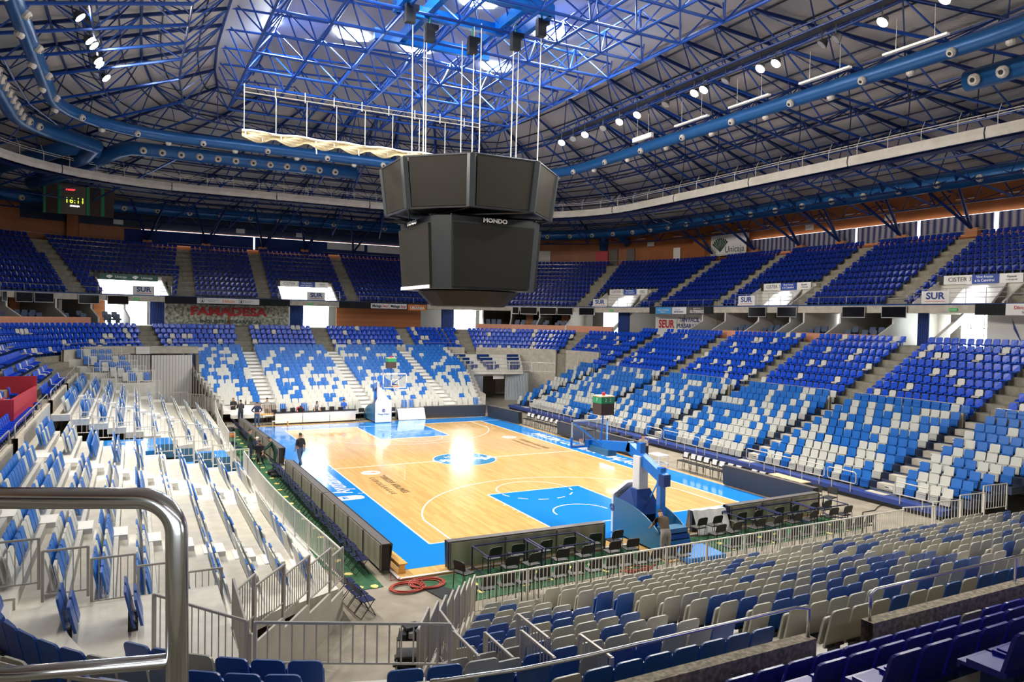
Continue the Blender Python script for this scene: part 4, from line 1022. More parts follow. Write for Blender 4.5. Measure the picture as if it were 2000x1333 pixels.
# monitors
mon = [[-26.68, 34.65, -26.37, 34.99], [-25.84, 35.6, -24.72, 36.61], [-24.62, 36.7, -23.28, 37.73], [-21.44, 38.86, -19.81, 39.65], [-19.16, 39.88, -17.38, 40.44], [22.66, 38.15, 23.31, 37.71], [23.47, 37.61, 25.03, 36.34], [25.26, 36.14, 26.67, 34.66], [26.75, 34.56, 27.92, 32.99], [28.35, 32.36, 29.27, 30.61], [31.0, 9.0, 31.0, 7.02], [31.0, 5.8, 31.0, 3.79], [31.0, -0.5, 31.0, -2.46], [31.0, -3.78, 31.0, -5.7]]
for i, (x0, y0, x1, y1) in enumerate(mon):
    rz = math.atan2(y1-y0, x1-x0); L = math.hypot(x1-x0, y1-y0); c = Vector(((x0+x1)/2, (y0+y1)/2, 9.15)); nrm = Vector((math.sin(rz), -math.cos(rz), 0))*.2
    t = thing('display_screen', '%s blank display screen from the left on the fascia, pale frame' % nth(i), 'screen', c+nrm, rz)
    MB().box((0, 0, 0), (L, .08, .86)).build('frame', M['steel'], t); MB().box((0, -.045, 0), (L-.1, .02, .74)).build('panel', M['monitor'], t)
# vomitory boxes on the upper terrace
VN = ('far left', 'far centre', 'right corner', 'right middle', 'near right')
for i, u in enumerate(vom):
    a = upos(u, 0); rz = math.atan2(a[3], a[2])-PI/2; bright = i < 2
    t = thing('stair_portal', '%s white stair portal cut into the upper terrace' % VN[i], 'stair portal', (a[0], a[1], 9.65), rz)
    # local: x along, +y outward
    for s_ in (-1, 1): MB().profile([(.1, 0), (3.4, 0), (3.4, 1.95), (2.6, 1.6), (.1, .15)], s_*2.95-.07, s_*2.95+.07).build('side_wall', M['suite_white'], t)
    MB().box((0, 3.1, .75), (5.9, .12, 1.5)).build('back_wall', M['suite_white'], t)
    MB().box((0, 3.55, 1.75), (6.0, 1.0, .5)).build('lintel', M['pale_concrete'], t)
    if bright: struct(MB().box((0, 0, 0), (5.6, .04, 1.55)).build('window_%d' % (30+i), M['daylight_soft'], loc=(a[0]+a[2]*3.0, a[1]+a[3]*3.0, 10.45), rz=rz), 'glowing pane added for the daylit back of the stair portal')  # emissive pane stands in for the white wall lit by daylight
    if not bright: MB().profile([(1.4, 0), (2.9, 1.4), (2.9, 1.5), (1.2, .1)], -1.0, 1.6).build('stair_flight', M['white'], t)
    l_ = area('portal_daylight', (a[0]+a[2]*1.6, a[1]+a[3]*1.6, 11.0), 2.5, 90 if bright else 45, (.95, .97, 1), sy=1.0)
    if i == 0: bt = (('Unicaja', -.15, .5, .3, M['white'], 1.2), ('Unicaja', .3, .5, .3, M['white'], 1.2)); bm = M['board_green']; parts = (); lb = 'dark green sponsor board with two fan emblems over the far left stair portal'
    else: bt = (('CISTER 3', -.28, .5, .42, M['grey_board'], 1), ('Vive frente\na la Catedral', .04, .52, .25, M['white'], 1, .008), ('Espacio', .37, .65, .2, M['black_text']), ('T. 952 060 207', .37, .3, .12, M['black_text'])); bm = M['white']; parts = ((-.12, .22, 0, 1, M['board_blue']),); lb = 'CISTER 3 sponsor board over the %s stair portal' % VN[i]
    a2 = upos(u, 2.9); sb = thing('sponsor_board', lb, 'sign', (a2[0], a2[1], 11.15), rz); MB().box((0, 0, .3), (5.2, .06, .62)).build('sheet', bm, sb); MB().box((-2.85, 0, .3), (.5, .08, .62)).build('end_panel', M['black'], sb)
    for x0, x1, _a, _b, mm in parts: MB().box(((x0+x1)/2*5.2, -.04, .3), ((x1-x0)*5.2, .03, .62)).build('field', mm, sb)
    for tx in bt: text('lettering', tx[0], (tx[1]*5.2, -.06, tx[2]*.62), tx[3], tx[4], sb, (PI/2, 0, 0), .004, tx[5] if len(tx) > 5 else 1)
    if i == 0:
        for q in (-.34, .1):
            fan = MB()
            for w in range(5):
                a0 = R(50+22*w); fan.add([(q*5.2, -.05, .12), (q*5.2+.36*math.cos(a0-R(9)), -.05, .12+.36*math.sin(a0-R(9))), (q*5.2+.36*math.cos(a0+R(9)), -.05, .12+.36*math.sin(a0+R(9)))], [(0, 1, 2)])
            fan.build('fan_emblem', M['white'], sb)
    a3 = upos(u+(.9 if i > 1 else -.1)*-1, -.16); off = {0: .6, 1: .6, 2: -1.6, 3: -1.6, 4: -1.2}[i]
    ss = thing('sur_sign', 'white SUR sign with a red underline, %s one' % VN[i], 'sign', (a[0]+math.cos(rz)*off-a[2]*.2, a[1]+math.sin(rz)*off-a[3]*.2, 9.75), rz)
    MB().box((0, 0, .38), (1.9, .05, .85)).build('sheet', M['white'], ss); text('lettering', 'SUR', (0, -.035, .46), .62, M['navy_text'], ss, (PI/2, 0, 0), .004, 1.15, bold=.02); MB().box((0, -.035, .12), (1.4, .01, .035)).build('underline', M['red_text'], ss)
    es = thing('exit_sign', 'small green SALIDA sign on the fascia under the %s SUR sign' % VN[i], 'exit sign', (a[0]-a[2]*.14, a[1]-a[3]*.14, 9.3), rz)
    MB().box((0, 0, 0), (.55, .04, .2)).build('plate', M['green_sign'], es); text('lettering', 'SALIDA', (0, -.03, 0), .14, M['white'], es, (PI/2, 0, 0), .002)
    # thin rail in front
    rt = thing('portal_rail', 'thin tube railing in front of the %s stair portal' % VN[i], 'railing', (a[0]+a[2]*.1, a[1]+a[3]*.1, 9.66), rz)
    for zz in (.45, .75, 1.05): MB().tube((-3.2, 0, zz), (3.2, 0, zz), .02).build('tube', M['steel'], rt)
    for q in range(6): MB().tube((-3.2+1.28*q, 0, 0), (-3.2+1.28*q, 0, 1.05), .02).build('post', M['steel'], rt)
# upper front railings between portals
pu = None
for i, (u0, u1) in enumerate(((uq(-28.5, 31), vom[0]-3.3), (vom[0]+3.3, vom[1]-3.3), (vom[1]+3.3, vom[2]-3.3), (vom[2]+3.3, vom[3]-3.3), (vom[3]+3.3, vom[4]-3.3), (vom[4]+3.3, vom[4]+8))):
    rail_run(UPR, u0, u1, .08, 9.68, .62, 'thin railing along the upper terrace front, %s stretch from the left' % nth(i), 'terrace_railing', step=2.0)
    rail_run(UPR, u0, u1, 9.75, 14.95, .75, 'thin railing behind the top row of the upper terrace, %s stretch' % nth(i), 'terrace_railing', step=2.0)

# ------------------------------------------------------------------ upper wall: windows, curtains, boards
def wall_panel(side, a, b, z0, z1, name, m, label=None, cat=None, d=.25, th=.05, stru=False):
    if side == 'R': c = (42-d, (a+b)/2, (z0+z1)/2); o = MB().box((0, 0, 0), (abs(b-a), th, z1-z0)).build(name, m, None, loc=c, rz=-PI/2)
    else: c = ((a+b)/2, 52-d, (z0+z1)/2); o = MB().box((0, 0, 0), (abs(b-a), th, z1-z0)).build(name, m, None, loc=c)
    return struct(o, label) if stru else tag(o, label, cat)
wz0, wz1 = 15.55, 17.1
for i, (a, b) in enumerate(((19.7, 13.75), (13.65, 7.0), (6.7, 1.05), (.7, -5.15), (-5.55, -14))):
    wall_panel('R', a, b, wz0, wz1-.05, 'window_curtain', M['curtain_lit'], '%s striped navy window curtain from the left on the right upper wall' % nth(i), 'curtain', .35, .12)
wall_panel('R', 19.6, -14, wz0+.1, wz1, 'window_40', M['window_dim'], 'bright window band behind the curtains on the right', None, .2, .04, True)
wall_panel('F', -21.8, 13.9, wz0+.1, wz1, 'window_41', M['window_dim'], 'bright window band behind the curtains at the far end', None, .2, .04, True)
for i, (a, b) in enumerate(((-22.0, -13.75), (-13.75, -4.55), (-4.35, 3.8), (3.8, 14))):
    wall_panel('F', a, b, wz0, wz1-.05, 'window_curtain', M['curtain'], '%s navy window curtain from the left on the far upper wall' % nth(i), 'curtain', .35, .12)
wall_panel('F', 4.0, 8.6, 16.2, 17.0, 'window_board', M['white'], 'left pale board covering the far window band', 'board', .5)
wall_panel('F', 9.0, 14, 16.1, 16.95, 'window_board', M['white'], 'right pale board covering the far window band', 'board', .5)
for i, x in enumerate((-15.6, -9.7, -3.6, 1.2)): wall_panel('F', x-.45, x+.45, 15.2, 15.9, 'column_base', M['orange_wood'], '%s small orange timber block under a far roof strut, from the left' % nth(i), 'block', 1.0, .5)
for i, y in enumerate((18.3, 12.5, 7.9, 1.9, -4)): wall_panel('R', y+.45, y-.45, 15.2, 15.9, 'column_base', M['orange_wood'], '%s small orange timber block under a right roof strut, from the left' % nth(i), 'block', 1.0, .5)
# V struts
for i, (x, y, dx, dy) in enumerate([(x, 50.7, 1, 0) for x in (-15.6, -9.7, -3.6, 1.2, 7)]+[(40.7, y, 0, 1) for y in (18.3, 12.5, 7.9, 1.9, -4, 24.5)]):
    t = thing('roof_strut', 'navy V-shaped roof strut, %s going round from the far left' % nth(i), 'strut', (x, y, 15.9))
    ix, iy = (0, -5) if dx else (-5, 0)
    MB().tube((0, 0, 0), (ix+dx*1.6, iy+dy*1.6, 3.6), .12).build('leg', M['truss_dark'], t); MB().tube((0, 0, 0), (ix-dx*1.6, iy-dy*1.6, 3.6), .12).build('leg', M['truss_dark'], t); MB().tube((0, 0, 0), (dx*2.4, dy*2.4, 3.1), .07).build('brace', M['truss_dark'], t)
t = thing('sponsor_banner', 'white banner with dark green fan emblem on the upper right wall', 'banner', (41.3, 22.7, 15.7), -PI/2)
MB().box((0, 0, 1.1), (5.4, .06, 2.3)).build('sheet', M['vinyl'], t); text('lettering', 'Unicaja', (1.0, -.05, .55), 1.0, M['black_text'], t, (PI/2, 0, 0), .004, 1.0)
fan = MB()
for w in range(9):
    a0 = R(48+11.5*w); fan.add([(-1.15, -.06, .35), (-1.15+1.55*math.cos(a0-R(4.3)), -.06, .35+1.55*math.sin(a0-R(4.3))), (-1.15+1.6*math.cos(a0), -.06, .35+1.6*math.sin(a0)), (-1.15+1.55*math.cos(a0+R(4.3)), -.06, .35+1.55*math.sin(a0+R(4.3)))], [(0, 1, 2, 3)])
fan.build('fan_emblem', M['green_text'], t)
def wall_item(x, y, z0, w, h, name, m, label, cat, u=None, th=.1, d=10.8):
    uu = UPR.u_of(x, y) if u is None else u; p = upos(uu, d); o = MB().box((0, 0, h/2), (w, th, h)).build(name, m, None, loc=(p[0], p[1], z0), rz=facing(p[2], p[3])); 
    if name.startswith('door'): struct(o, label)
    else: tag(o, label, cat)
    return o
ua = UPR.seg[3][0]
wall_item(40.4, 40.5, 14.95, 1.1, 2.3, 'door_1', M['suite'], 'dark doorway on the curved brown wall, left of two', 'door'); wall_item(41.3, 38.0, 14.95, 1.1, 2.3, 'door_2', M['suite'], 'dark doorway on the curved brown wall, right of two', 'door')
wall_item(42, 31, 14.95, .95, 2.1, 'door_3', M['white'], 'white door with red frame on the brown wall', 'door'); wall_item(33.3, 48.8, 14.95, 2.0, 2.2, 'door_4', M['suite_white'], 'pale double door on the brown wall beside the scoreboard', 'door')
wall_item(39.6, 42.1, 14.95, 1.6, 2.1, 'cloth_bundle', M['red'], 'red and white cloth bundle hanging on the curved brown wall', 'cloth', th=.3)
for i, (x, y, b_) in enumerate(((41.9, 35.0, 'B4'), (42, 20.5, '41'), (42, 12.0, '42'), (42, 3.5, '43'), (-18.5, 52, '63'), (-6, 52, '62'), (.8, 52, '61'))):
    u = UPR.u_of(x, y); p = upos(u, 10.6); t = thing('sector_sign', 'small white sector sign high on the upper wall, %s listed from the right corner' % nth(i), 'sign', (p[0], p[1], 17.65), facing(p[2], p[3])+PI)
    MB().box((0, 0, 0), (.95, .04, .5)).build('plate', M['white'], t); text('lettering', b_, (0, .03, -.02), .34, M['navy_text'], t, (PI/2, 0, PI), .003)
for i in range(14):
    u = S[4][0]-8+3.4*i; p = upos(u, 10.5); t = MB().box((0, 0, 0), (1.5, .08, .07)).build('tube_light', M['white'], None, loc=(p[0], p[1], 18.35), rz=facing(p[2], p[3])); tag(t, '%s thin strip light on the upper brown wall, from the left' % nth(i), 'light')

# ------------------------------------------------------------------ ducts, catwalk, net
def duct(path, u0, u1, z, r, label, nz, m='duct', nr=.2, d=0, inward=True, ends=None):
    us = us_range(path, u0, u1, 1.6); pts = [Vector((*path.at(u, d)[:2], z)) for u in us]
    if ends: pts = [Vector(e) for e in ends[0]]+pts+[Vector(e) for e in ends[1]]
    t = thing('air_duct', label, 'duct', pts[0]); o = Vector(t.location)
    MB().path([p-o for p in pts], r, 14).build('pipe', M[m], t, smooth=True)
    n = int((u1-u0)/nz); me = None
    for i in range(n):
        u = u0+(i+.5)*nz; x, y, nx, ny_, s = path.at(u, d)
        if not seen(x, y, z, 30): continue
        if me is None:
            mb = MB(); mb.tube((0, 0, 0), (0, .14, 0), nr, 12, 0, nr*1.05).tube((0, .14, 0), (0, .26, 0), nr*1.05, 12, 0, nr*.7).tube((0, .24, 0), (0, .265, 0), nr*.42, 10, 1)
            me = mb.mesh('nozzle', [M['nozzle'], M['black']])
        nb = bpy.data.objects.new('nozzle', me); COL.objects.link(nb); nb.parent = t
        side = -1 if (inward is True or (inward == 'both' and i % 2)) else .0
        dirv = Vector((-nx, -ny_, -.35)) if inward else Vector((0, 0, -1))
        if inward == 'both': dirv = Vector((-nx*(1 if i % 2 else -.25), -ny_*(1 if i % 2 else -.25), -.7))
        dirv.normalize(); nb.location = Vector((x, y, z))-o+dirv*(r-.03); nb.rotation_euler = dirv.to_track_quat('Y', 'Z').to_euler()
    return t
D1 = RR(21.6, 18.0, 26, 24, 8); D2 = RR(24.0, 21.7, 30, 27.4, 8); CW = RR(26.5, 25.4, 36, 32.6, 14); D3 = RR(37, 37, 46, 48.6, 19)
duct(D1, 6, D1.len-30, 21.5, .42, 'upper inner blue air duct ringing the roof, with small paired nozzles', 2.4, inward='both', nr=.22)
duct(D2, 2, D2.seg[1][0]+5.5, 21.0, .55, 'short blue duct with large nozzles at the upper left', 1.45, nr=.27, ends=([], [(-19.5, 26.2, 20.6), (-20.5, 29.5, 20.2), (-23.5, 34, 19.7)]))
duct(D2, D2.seg[2][0]-1.0, D2.seg[2][0]+16.9, 21.0, .55, 'blue duct with a row of large white nozzles, far side', 1.38, nr=.27, ends=([(-24.0, 36.5, 19.7), (-20.0, 31.5, 20.3), (-17.8, 28.2, 20.9)], []))
duct(D2, D2.seg[4][0]+(D2.seg[4][3][1]+14.8), D2.seg[4][0]+(D2.seg[4][3][1]+23), 21.0, .55, 'blue duct with large nozzles at the upper right edge', 1.38, nr=.3)
duct(D3, 20, D3.seg[5][0], 19.0, .62, 'lower outer blue air duct above the upper terrace', 3.1, nr=.27)
tag(MB().path([(-26.5, 33.5, 19.6), (-24, 31, 20.2), (-21.5, 29, 20.8), (-19.8, 29.2, 21.0), (-19.0, 31, 20.8), (-21, 34.5, 20.2), (-25, 39, 19.3)], .6, 12).build('air_duct', M['duct'], smooth=True), 'thick curving blue duct bend in the far left roof corner', 'duct')
tag(MB().path([(35.6, 38.6, 19.0), (36.4, 39.6, 18.2), (36.5, 39.8, 17.2)], .55, 12).path([(35.9, 36, 19), (37.3, 36.6, 18.4), (38.1, 36.9, 17.9)], .5, 12).build('duct_drop', M['duct'], smooth=True), 'dark blue duct drop above the curved brown wall', 'duct')
# catwalk: rail, posts, cloth band in pieces
cwu = [CW.seg[0][0]+8+2.95*3*i for i in range(20)]
for i, (a, b) in enumerate(zip(cwu, cwu[1:])):
    if not (seen(*CW.at(a)[:2], 19.7, 300) or seen(*CW.at(b)[:2], 19.7, 300)): continue
    if a > CW.seg[5][0]: break
    t = thing('catwalk_section', 'catwalk with pale cloth band and white hand rail, %s from the left' % nth(i), 'catwalk', (*CW.at(a)[:2], 19.2)); o = Vector(t.location)
    us = us_range(CW, a+.05, b-.05, 1.2)
    def P_(u, d, z): return Vector((*CW.at(u, d)[:2], z))-o
    MB().grid([[P_(u, -.02, 18.75) for u in us], [P_(u, -.10, 19.05) for u in us], [P_(u, -.02, 19.4) for u in us]]).grid([[P_(u, -.0, 18.75) for u in us], [P_(u, -.08, 19.05) for u in us], [P_(u, -.0, 19.4) for u in us]]).build('cloth_band', M['banner'], t)
    MB().grid([[P_(u, .05, 18.72) for u in us], [P_(u, .95, 18.72) for u in us], [P_(u, .95, 18.62) for u in us], [P_(u, .05, 18.62) for u in us]]).build('walkway', M['truss_dark'], t)
    for zz in (19.95, 20.1): MB().path([P_(u, 0, zz) for u in us], .025, 5).build('hand_rail', M['nozzle'], t)
    for q in range(4):
        u = a+(b-a)*(q+.3)/4; MB().tube(P_(u, 0, 19.35), P_(u, 0, 20.1), .025, 5).tube(P_(u, .0, 20.0), P_(u, .3, 20.6), .02, 5).build('post', M['nozzle'], t)
# net with ropes
bar = thing('net_rail', 'white rail high in the roof carrying the rolled rope net', 'rail', (-11.7, 3.5, 19.95))
MB().tube((0, 0, 0), (13.8, 0, 0), .03).tube((0, 0, .25), (13.8, 0, .25), .02).build('tube', M['nozzle'], bar)
for i in range(9): MB().tube((1.6*i, 0, -.1), (1.6*i, 0, .45), .025).build('bracket', M['nozzle'], bar)
nt_ = thing('rolled_net', 'rolled cream rope net hanging in swags left of the scoreboard', 'net', (-11.8, 3.5, 17.9))
MB().path([(x*.5, 0, .04*math.sin(x*1.3)) for x in range(25)], .07, 6).build('top_roll', M['rope'], nt_, smooth=True)
rows = []
for g in range(5):
    rows.append([(x*.25, .12*math.sin(x*.9+g), -.02-.13*g*(.45+.55*abs(math.sin(x*.25*PI/1.75+.2)))) for x in range(49)])
nm = MB().grid(rows).grid([[(a+.0, b+.06, c-.01) for a, b, c in r_] for r_ in rows]).build('net_cloth', M['net'], nt_)
for i, (x, l) in enumerate(((.15, .25), (1.0, .5), (2.0, .35), (3.9, .8), (4.9, .3), (6.3, .6), (8.0, .35), (9.3, .9), (11, .6))): MB().tube((x, .0, 0), (x+.05, -.03, -l), .05, 6, r2=.025).build('tassel', M['rope'], nt_)
for i in range(8): tag(MB().tube((-11.7+1.65*i, 3.5, 19.9), (-11.7+1.65*i, 3.5, 17.95), .02, 5).build('net_rope', M['rope']), '%s white rope from the left holding the rolled net' % nth(i), 'rope')

# ------------------------------------------------------------------ hanging scoreboard
sb = thing('hanging_scoreboard', 'big dark video scoreboard hanging over the centre of the court', 'scoreboard', (0, 0, 9.0))
def octp(r, z, off=22.5): return [(r*math.cos(R(off+45*i)), r*math.sin(R(off+45*i)), z) for i in range(8)]
RTp, RBt = 4.95, 4.62
tp, bt = octp(RTp, 7.35), octp(RBt, 4.75)
# dark core
MB().add(octp(RTp-.35, 7.2)+octp(RBt-.35, 4.85), [tuple(range(8)), tuple(range(8, 16))[::-1]]+[(i, 8+i, 8+(i+1) % 8, (i+1) % 8) for i in range(8)]).build('cabinet', M['cabinet'], sb)
for i in range(8):
    a, b, c, d_ = [Vector(p) for p in (tp[i], tp[(i+1) % 8], bt[(i+1) % 8], bt[i])]
    ctr = (a+b+c+d_)/4; out = Vector((ctr.x, ctr.y, 0)).normalized()
    def lp(fx, fz): return a.lerp(b, fx).lerp(d_.lerp(c, fx), fz)
    q = [lp(.07, .02), lp(.93, .02), lp(.93, .97), lp(.07, .97)]
    vs = [p+out*.02 for p in q]+[p-out*.3 for p in q]
    MB().add(vs, [(0, 1, 2, 3), (7, 6, 5, 4), (0, 4, 5, 1), (1, 5, 6, 2), (2, 6, 7, 3), (3, 7, 4, 0)]).build('screen', M['screen'] if i not in () else M['screen_dark'], sb)
    MB().tube(a-out*.1, d_-out*.1, .24, 6).build('corner_post', M['cabinet'], sb)
    MB().tube(a, b, .06, 6).build('edge_frame', M['black_metal'], sb); MB().tube(d_, c, .06, 6).build('edge_frame', M['black_metal'], sb)
hw, cw_ = 3.35, 2.5
# lower block: chamfered square, tapering down
def low8(s_, z): 
    h, c = hw*s_, cw_*s_; return [(c, -h, z), (h, -c, z), (h, c, z), (c, h, z), (-c, h, z), (-h, c, z), (-h, -c, z), (-c, -h, z)]
A8, B8 = low8(1.0, 4.4), low8(.93, .62)
MB().add([(x*.97, y*.97, z) for x, y, z in A8]+[(x*.97, y*.97, z) for x, y, z in B8], [tuple(range(8))[::-1], tuple(range(8, 16))]+[(i, (i+1) % 8, 8+(i+1) % 8, 8+i) for i in range(8)]).build('lower_cabinet', M['cabinet'], sb)
for n_, (i, j) in enumerate(((7, 0), (1, 2), (3, 4), (5, 6))):
    a, b, c, d_ = [Vector(p) for p in (A8[i], A8[j], B8[j], B8[i])]; ctr = (a+b+c+d_)/4; out = Vector((ctr.x, ctr.y, 0)).normalized()
    def lp(fx, fz): return a.lerp(b, fx).lerp(d_.lerp(c, fx), fz)
    q = [lp(.02, .1), lp(.98, .1), lp(.98, .97), lp(.02, .97)]
    vs = [p+out*.05 for p in q]+[p-out*.1 for p in q]
    f_ = [(3, 2, 1, 0), (4, 5, 6, 7), (1, 5, 4, 0), (2, 6, 5, 1), (3, 7, 6, 2), (0, 4, 7, 3)]
    MB().add(vs, f_).build('screen', M['screen_dark'] if n_ == 0 else M['screen'], sb)
    tl = lp(.5, .045)+out*.08; rz = math.atan2(out.x, -out.y)
    text('maker_lettering', 'MONDO', tl, .3, M['white'], sb, (PI/2, 0, rz), .004, 1.2, bold=.012)
    if n_ == 3:
        e1, e2 = lp(.02, .975)+out*.08, lp(.98, .975)+out*.08; MB().wallseg((e1.x, e1.y), (e2.x, e2.y), e1.z-.09, e1.z+.09, .06).build('light_strip', M['white'], sb)
for z0, z1 in ((4.4, 4.75),):
    for i in range(8): 
        MB().tube(Vector(A8[i])*.95+Vector((0, 0, 4.4-A8[i][2]*.95)), bt[i], .05, 5).tube(Vector((*A8[i][:2], 4.42)), (bt[(i+1) % 8][0], bt[(i+1) % 8][1], 4.75), .04, 5).build('strut', M['black_metal'], sb)
hexr = [(2.9*math.cos(R(a)), 2.9*math.sin(R(a))) for a in range(0, 360, 30)]
MB().add([(x, y, .55) for x, y in hexr]+[(x*.72, y*.72, -.25) for x, y in hexr], [tuple(range(12))[::-1], tuple(range(12, 24))]+[(i, (i+1) % 12, 12+(i+1) % 12, 12+i) for i in range(12)]).build('lower_ring', M['screen_dark'], sb)
for i, (x, y) in enumerate(((-3.9, -1.2), (-2.6, .6), (-2.35, .9), (-.3, -.9), (.0, 1.4), (1.6, -1.9), (3.0, .2), (2.9, -2.6), (-.1, -1.4))):
    tag(MB().tube((x, y, 16.3), (x*1.02, y*1.02, 24.2), .028, 6).build('hoist_cable', M['rope']), '%s white hoist cable from the left holding the video scoreboard' % nth(i), 'cable')
for i, (x, y, z) in enumerate(((-4.5, -2.3, 23.4), (-2.9, -.9, 23.2), (-.4, -.9, 23.0), (1.5, -2.4, 23.1), (2.4, -3.6, 23.6))):
    t = thing('chain_hoist', '%s black chain hoist from the left under the blue frame' % nth(i), 'hoist', (x, y, z)); MB().box((0, 0, 0), (.5, .35, .7)).build('body', M['black'], t); MB().box((.1, 0, .45), (.7, .3, .25)).build('motor', M['black_metal'], t); MB().tube((0, 0, .4), (0, 0, 1.1), .04).build('hook', M['green_panel'], t)
# corner scoreboards
t = thing('corner_scoreboard', 'dark scoreboard with green columns and yellow clock, far left corner', 'scoreboard', (-21.6, 44, 17.3), R(-2)); MB().box((0, 0, 1.35), (5.9, .3, 2.75), ry=R(1)).build('cabinet', M['brown_panel'], t)
for x in (-2.83, -1.6, .75, 2.0): MB().box((x, -.17, 1.35), (.28 if abs(x) < 2.5 else .2, .04, 2.7)).build('green_column', M['green_panel'], t)
MB().box((-.45, -.16, 1.35), (2.0, .03, 2.7)).build('centre_panel', M['suite'], t)
text('clock_digits', '16:11', (-.35, -.2, 1.3), .72, M['led_yellow'], t, (PI/2, 0, 0), .004, .9, space=1.15); text('red_digits', 'Factor', (-.7, -.2, 2.35), .3, M['led_red'], t, (PI/2, 0, 0), .004); text('small_lettering', 'UNICAJA', (-.35, -.2, .8), .2, M['led_white'], t, (PI/2, 0, 0), .004, bold=.01)
t = thing('corner_scoreboard', 'partly hidden scoreboard with green column right of the video scoreboard', 'scoreboard', (33.3, 46, 17.9), R(-35)); MB().box((-.6, 0, 1.4), (3.6, .3, 2.8)).build('cabinet', M['brown_panel'], t); MB().box((.1, -.17, 1.4), (.45, .04, 2.7)).build('green_column', M['green_panel'], t)

# ------------------------------------------------------------------ floodlights
def flood(x, y, z, on, label, r=.25, aim=(0, 0, 0)):
    t = thing('floodlight', label, 'floodlight', (x, y, z)); d_ = (Vector(aim)-Vector((x, y, z))).normalized(); q = d_.to_track_quat('-Z', 'Y').to_euler()
    b = MB().tube((0, 0, 0), (0, 0, .3), r*1.15, 14, 0, r*.5).build('housing', M['lamp_body'], t); b.rotation_euler = q
    c = MB().tube((0, 0, -.02), (0, 0, .0), r, 14).build('lens', M['lamp'] if on else M['lamp_off'], t); c.rotation_euler = q
    MB().tube((0, 0, .1), (0, 0, .9), .03, 5).build('bracket', M['lamp_body'], t)
    return t
lampsR = [(12.6, 11.0, 1), (12.8, 8.0, 1), (12.9, 3.8, 1), (12.9, 1.8, 1), (13.0, -3.7, 1), (13.0, -4.5, 1), (13.1, -8.8, 1), (13.2, -9.8, 1), (13.2, -16.0, 1), (13.3, -18.8, 1), (12.9, 5.8, 0), (13.0, -1.0, 0), (13.0, -6.3, 0), (13.1, -12.8, 0), (13.1, -13.6, 0), (12.7, 9.5, 0)]
for i, (x, y, on) in enumerate(sorted(lampsR, key=lambda s: -s[1])):
    flood(x, y, 21.9, on, '%s %s floodlight from the left in the right roof row' % (nth(i), 'glowing' if on else 'unlit'), aim=(-4, y*.4-3, 0) if on else (0, 0, 0))
lampsL = [(-19.2, 2.3, 1), (-18.95, 5.5, 1), (-18.8, 6.2, 1), (-18.7, 8.7, 1), (-18.65, 9.4, 1), (-18.4, 11.9, 1)]
for i, (x, y, on) in enumerate(lampsL): flood(x, y, 21.9, on, '%s glowing floodlight of the left roof row, from the near end' % nth(i), aim=(2, y*.5, 0))
for nm, x, y0, y1 in (('right', 13.1, 13, -22), ('left', -18.9, 14, -4)):
    t = thing('lighting_gantry', 'dark lighting gantry carrying the %s row of floodlights' % nm, 'gantry', (x, y1, 22.7)); Lg = y0-y1
    for dx, dz in ((-.35, 0), (.35, 0), (0, .55)): MB().tube((dx, 0, dz), (dx, Lg, dz), .06, 6).build('chord', M['truss_dark'], t)
    w = MB(); 
    for i in range(int(Lg/1.2)): w.tube((-.35, i*1.2, 0), (0, i*1.2+.6, .55), .03, 4).tube((.35, i*1.2, 0), (0, i*1.2+.6, .55), .03, 4).tube((-.35, i*1.2, 0), (.35, i*1.2+.6, 0), .03, 4)
    w.build('web_members', M['truss_dark'], t); MB().box((0, Lg/2, .02), (.6, Lg, .04)).build('walk_plate', M['lamp_body'], t)
for i, (ya, yb) in enumerate(((4.4, 2.3), (-.1, -3.2), (-5.0, -8.1), (-10.2, -13.3), (-15.1, -18.2))):
    t = thing('strip_light', '%s white hanging strip from the left below the right floodlights' % nth(i), 'strip light', (14.6, ya, 20.95)); MB().box((0, (yb-ya)/2, 0), (.22, ya-yb, .10 if i else .3)).build('tray', M['white'], t)
    for q in (.2, .8): MB().tube((0, (yb-ya)*q, 0), (0, (yb-ya)*q, 1.5), .015, 4).build('hanger', M['nozzle'], t)
def _area(name, loc, size, power, col, rot=(0, 0, 0), sy=None, spread=180):
    l = bpy.data.lights.new(name, 'AREA'); l.energy = power; l.color = col; l.size = size; l.spread = R(spread)
    if sy: l.shape = 'RECTANGLE'; l.size_y = sy
    o = bpy.data.objects.new(name, l); COL.objects.link(o); o.location = loc; o.rotation_euler = rot; return o
def spot(name, loc, aim, power, col, ang=110, r=.25):
    l = bpy.data.lights.new(name, 'SPOT'); l.energy = power; l.color = col; l.spot_size = R(ang); l.spot_blend = .6; l.shadow_soft_size = r
    o = bpy.data.objects.new(name, l); COL.objects.link(o); o.location = loc; o.rotation_euler = (Vector(aim)-Vector(loc)).to_track_quat('-Z', 'Y').to_euler(); return o
W_, C_ = (1, .93, .82), (.86, .94, 1)
PW = .42
for i, y in enumerate((11, 5, 0, -4.5, -9.5, -14.5, -19)): spot('flood_beam', (13.1, y, 21.6), (-5, y*.55-2, 0), 9000*PW, W_, 120)
for i, y in enumerate((11, 7, 2.5, -4, -10, -16)): spot('flood_beam', (-18.8, y, 21.6), (2, y*.7, 0), 9000*PW, W_, 120)
for i, y in enumerate((14, 5, -5, -14)): spot('flood_beam', (-13.1, y, 21.7), (18, y, 3), 7000*PW, W_, 110)
for i, (x, y) in enumerate(((-8, 11), (4, 11), (7, 1), (-6, -4), (0, -12))): area('skylight_glow', (x, y, 26.6), 3.0, 2600*PW, C_)

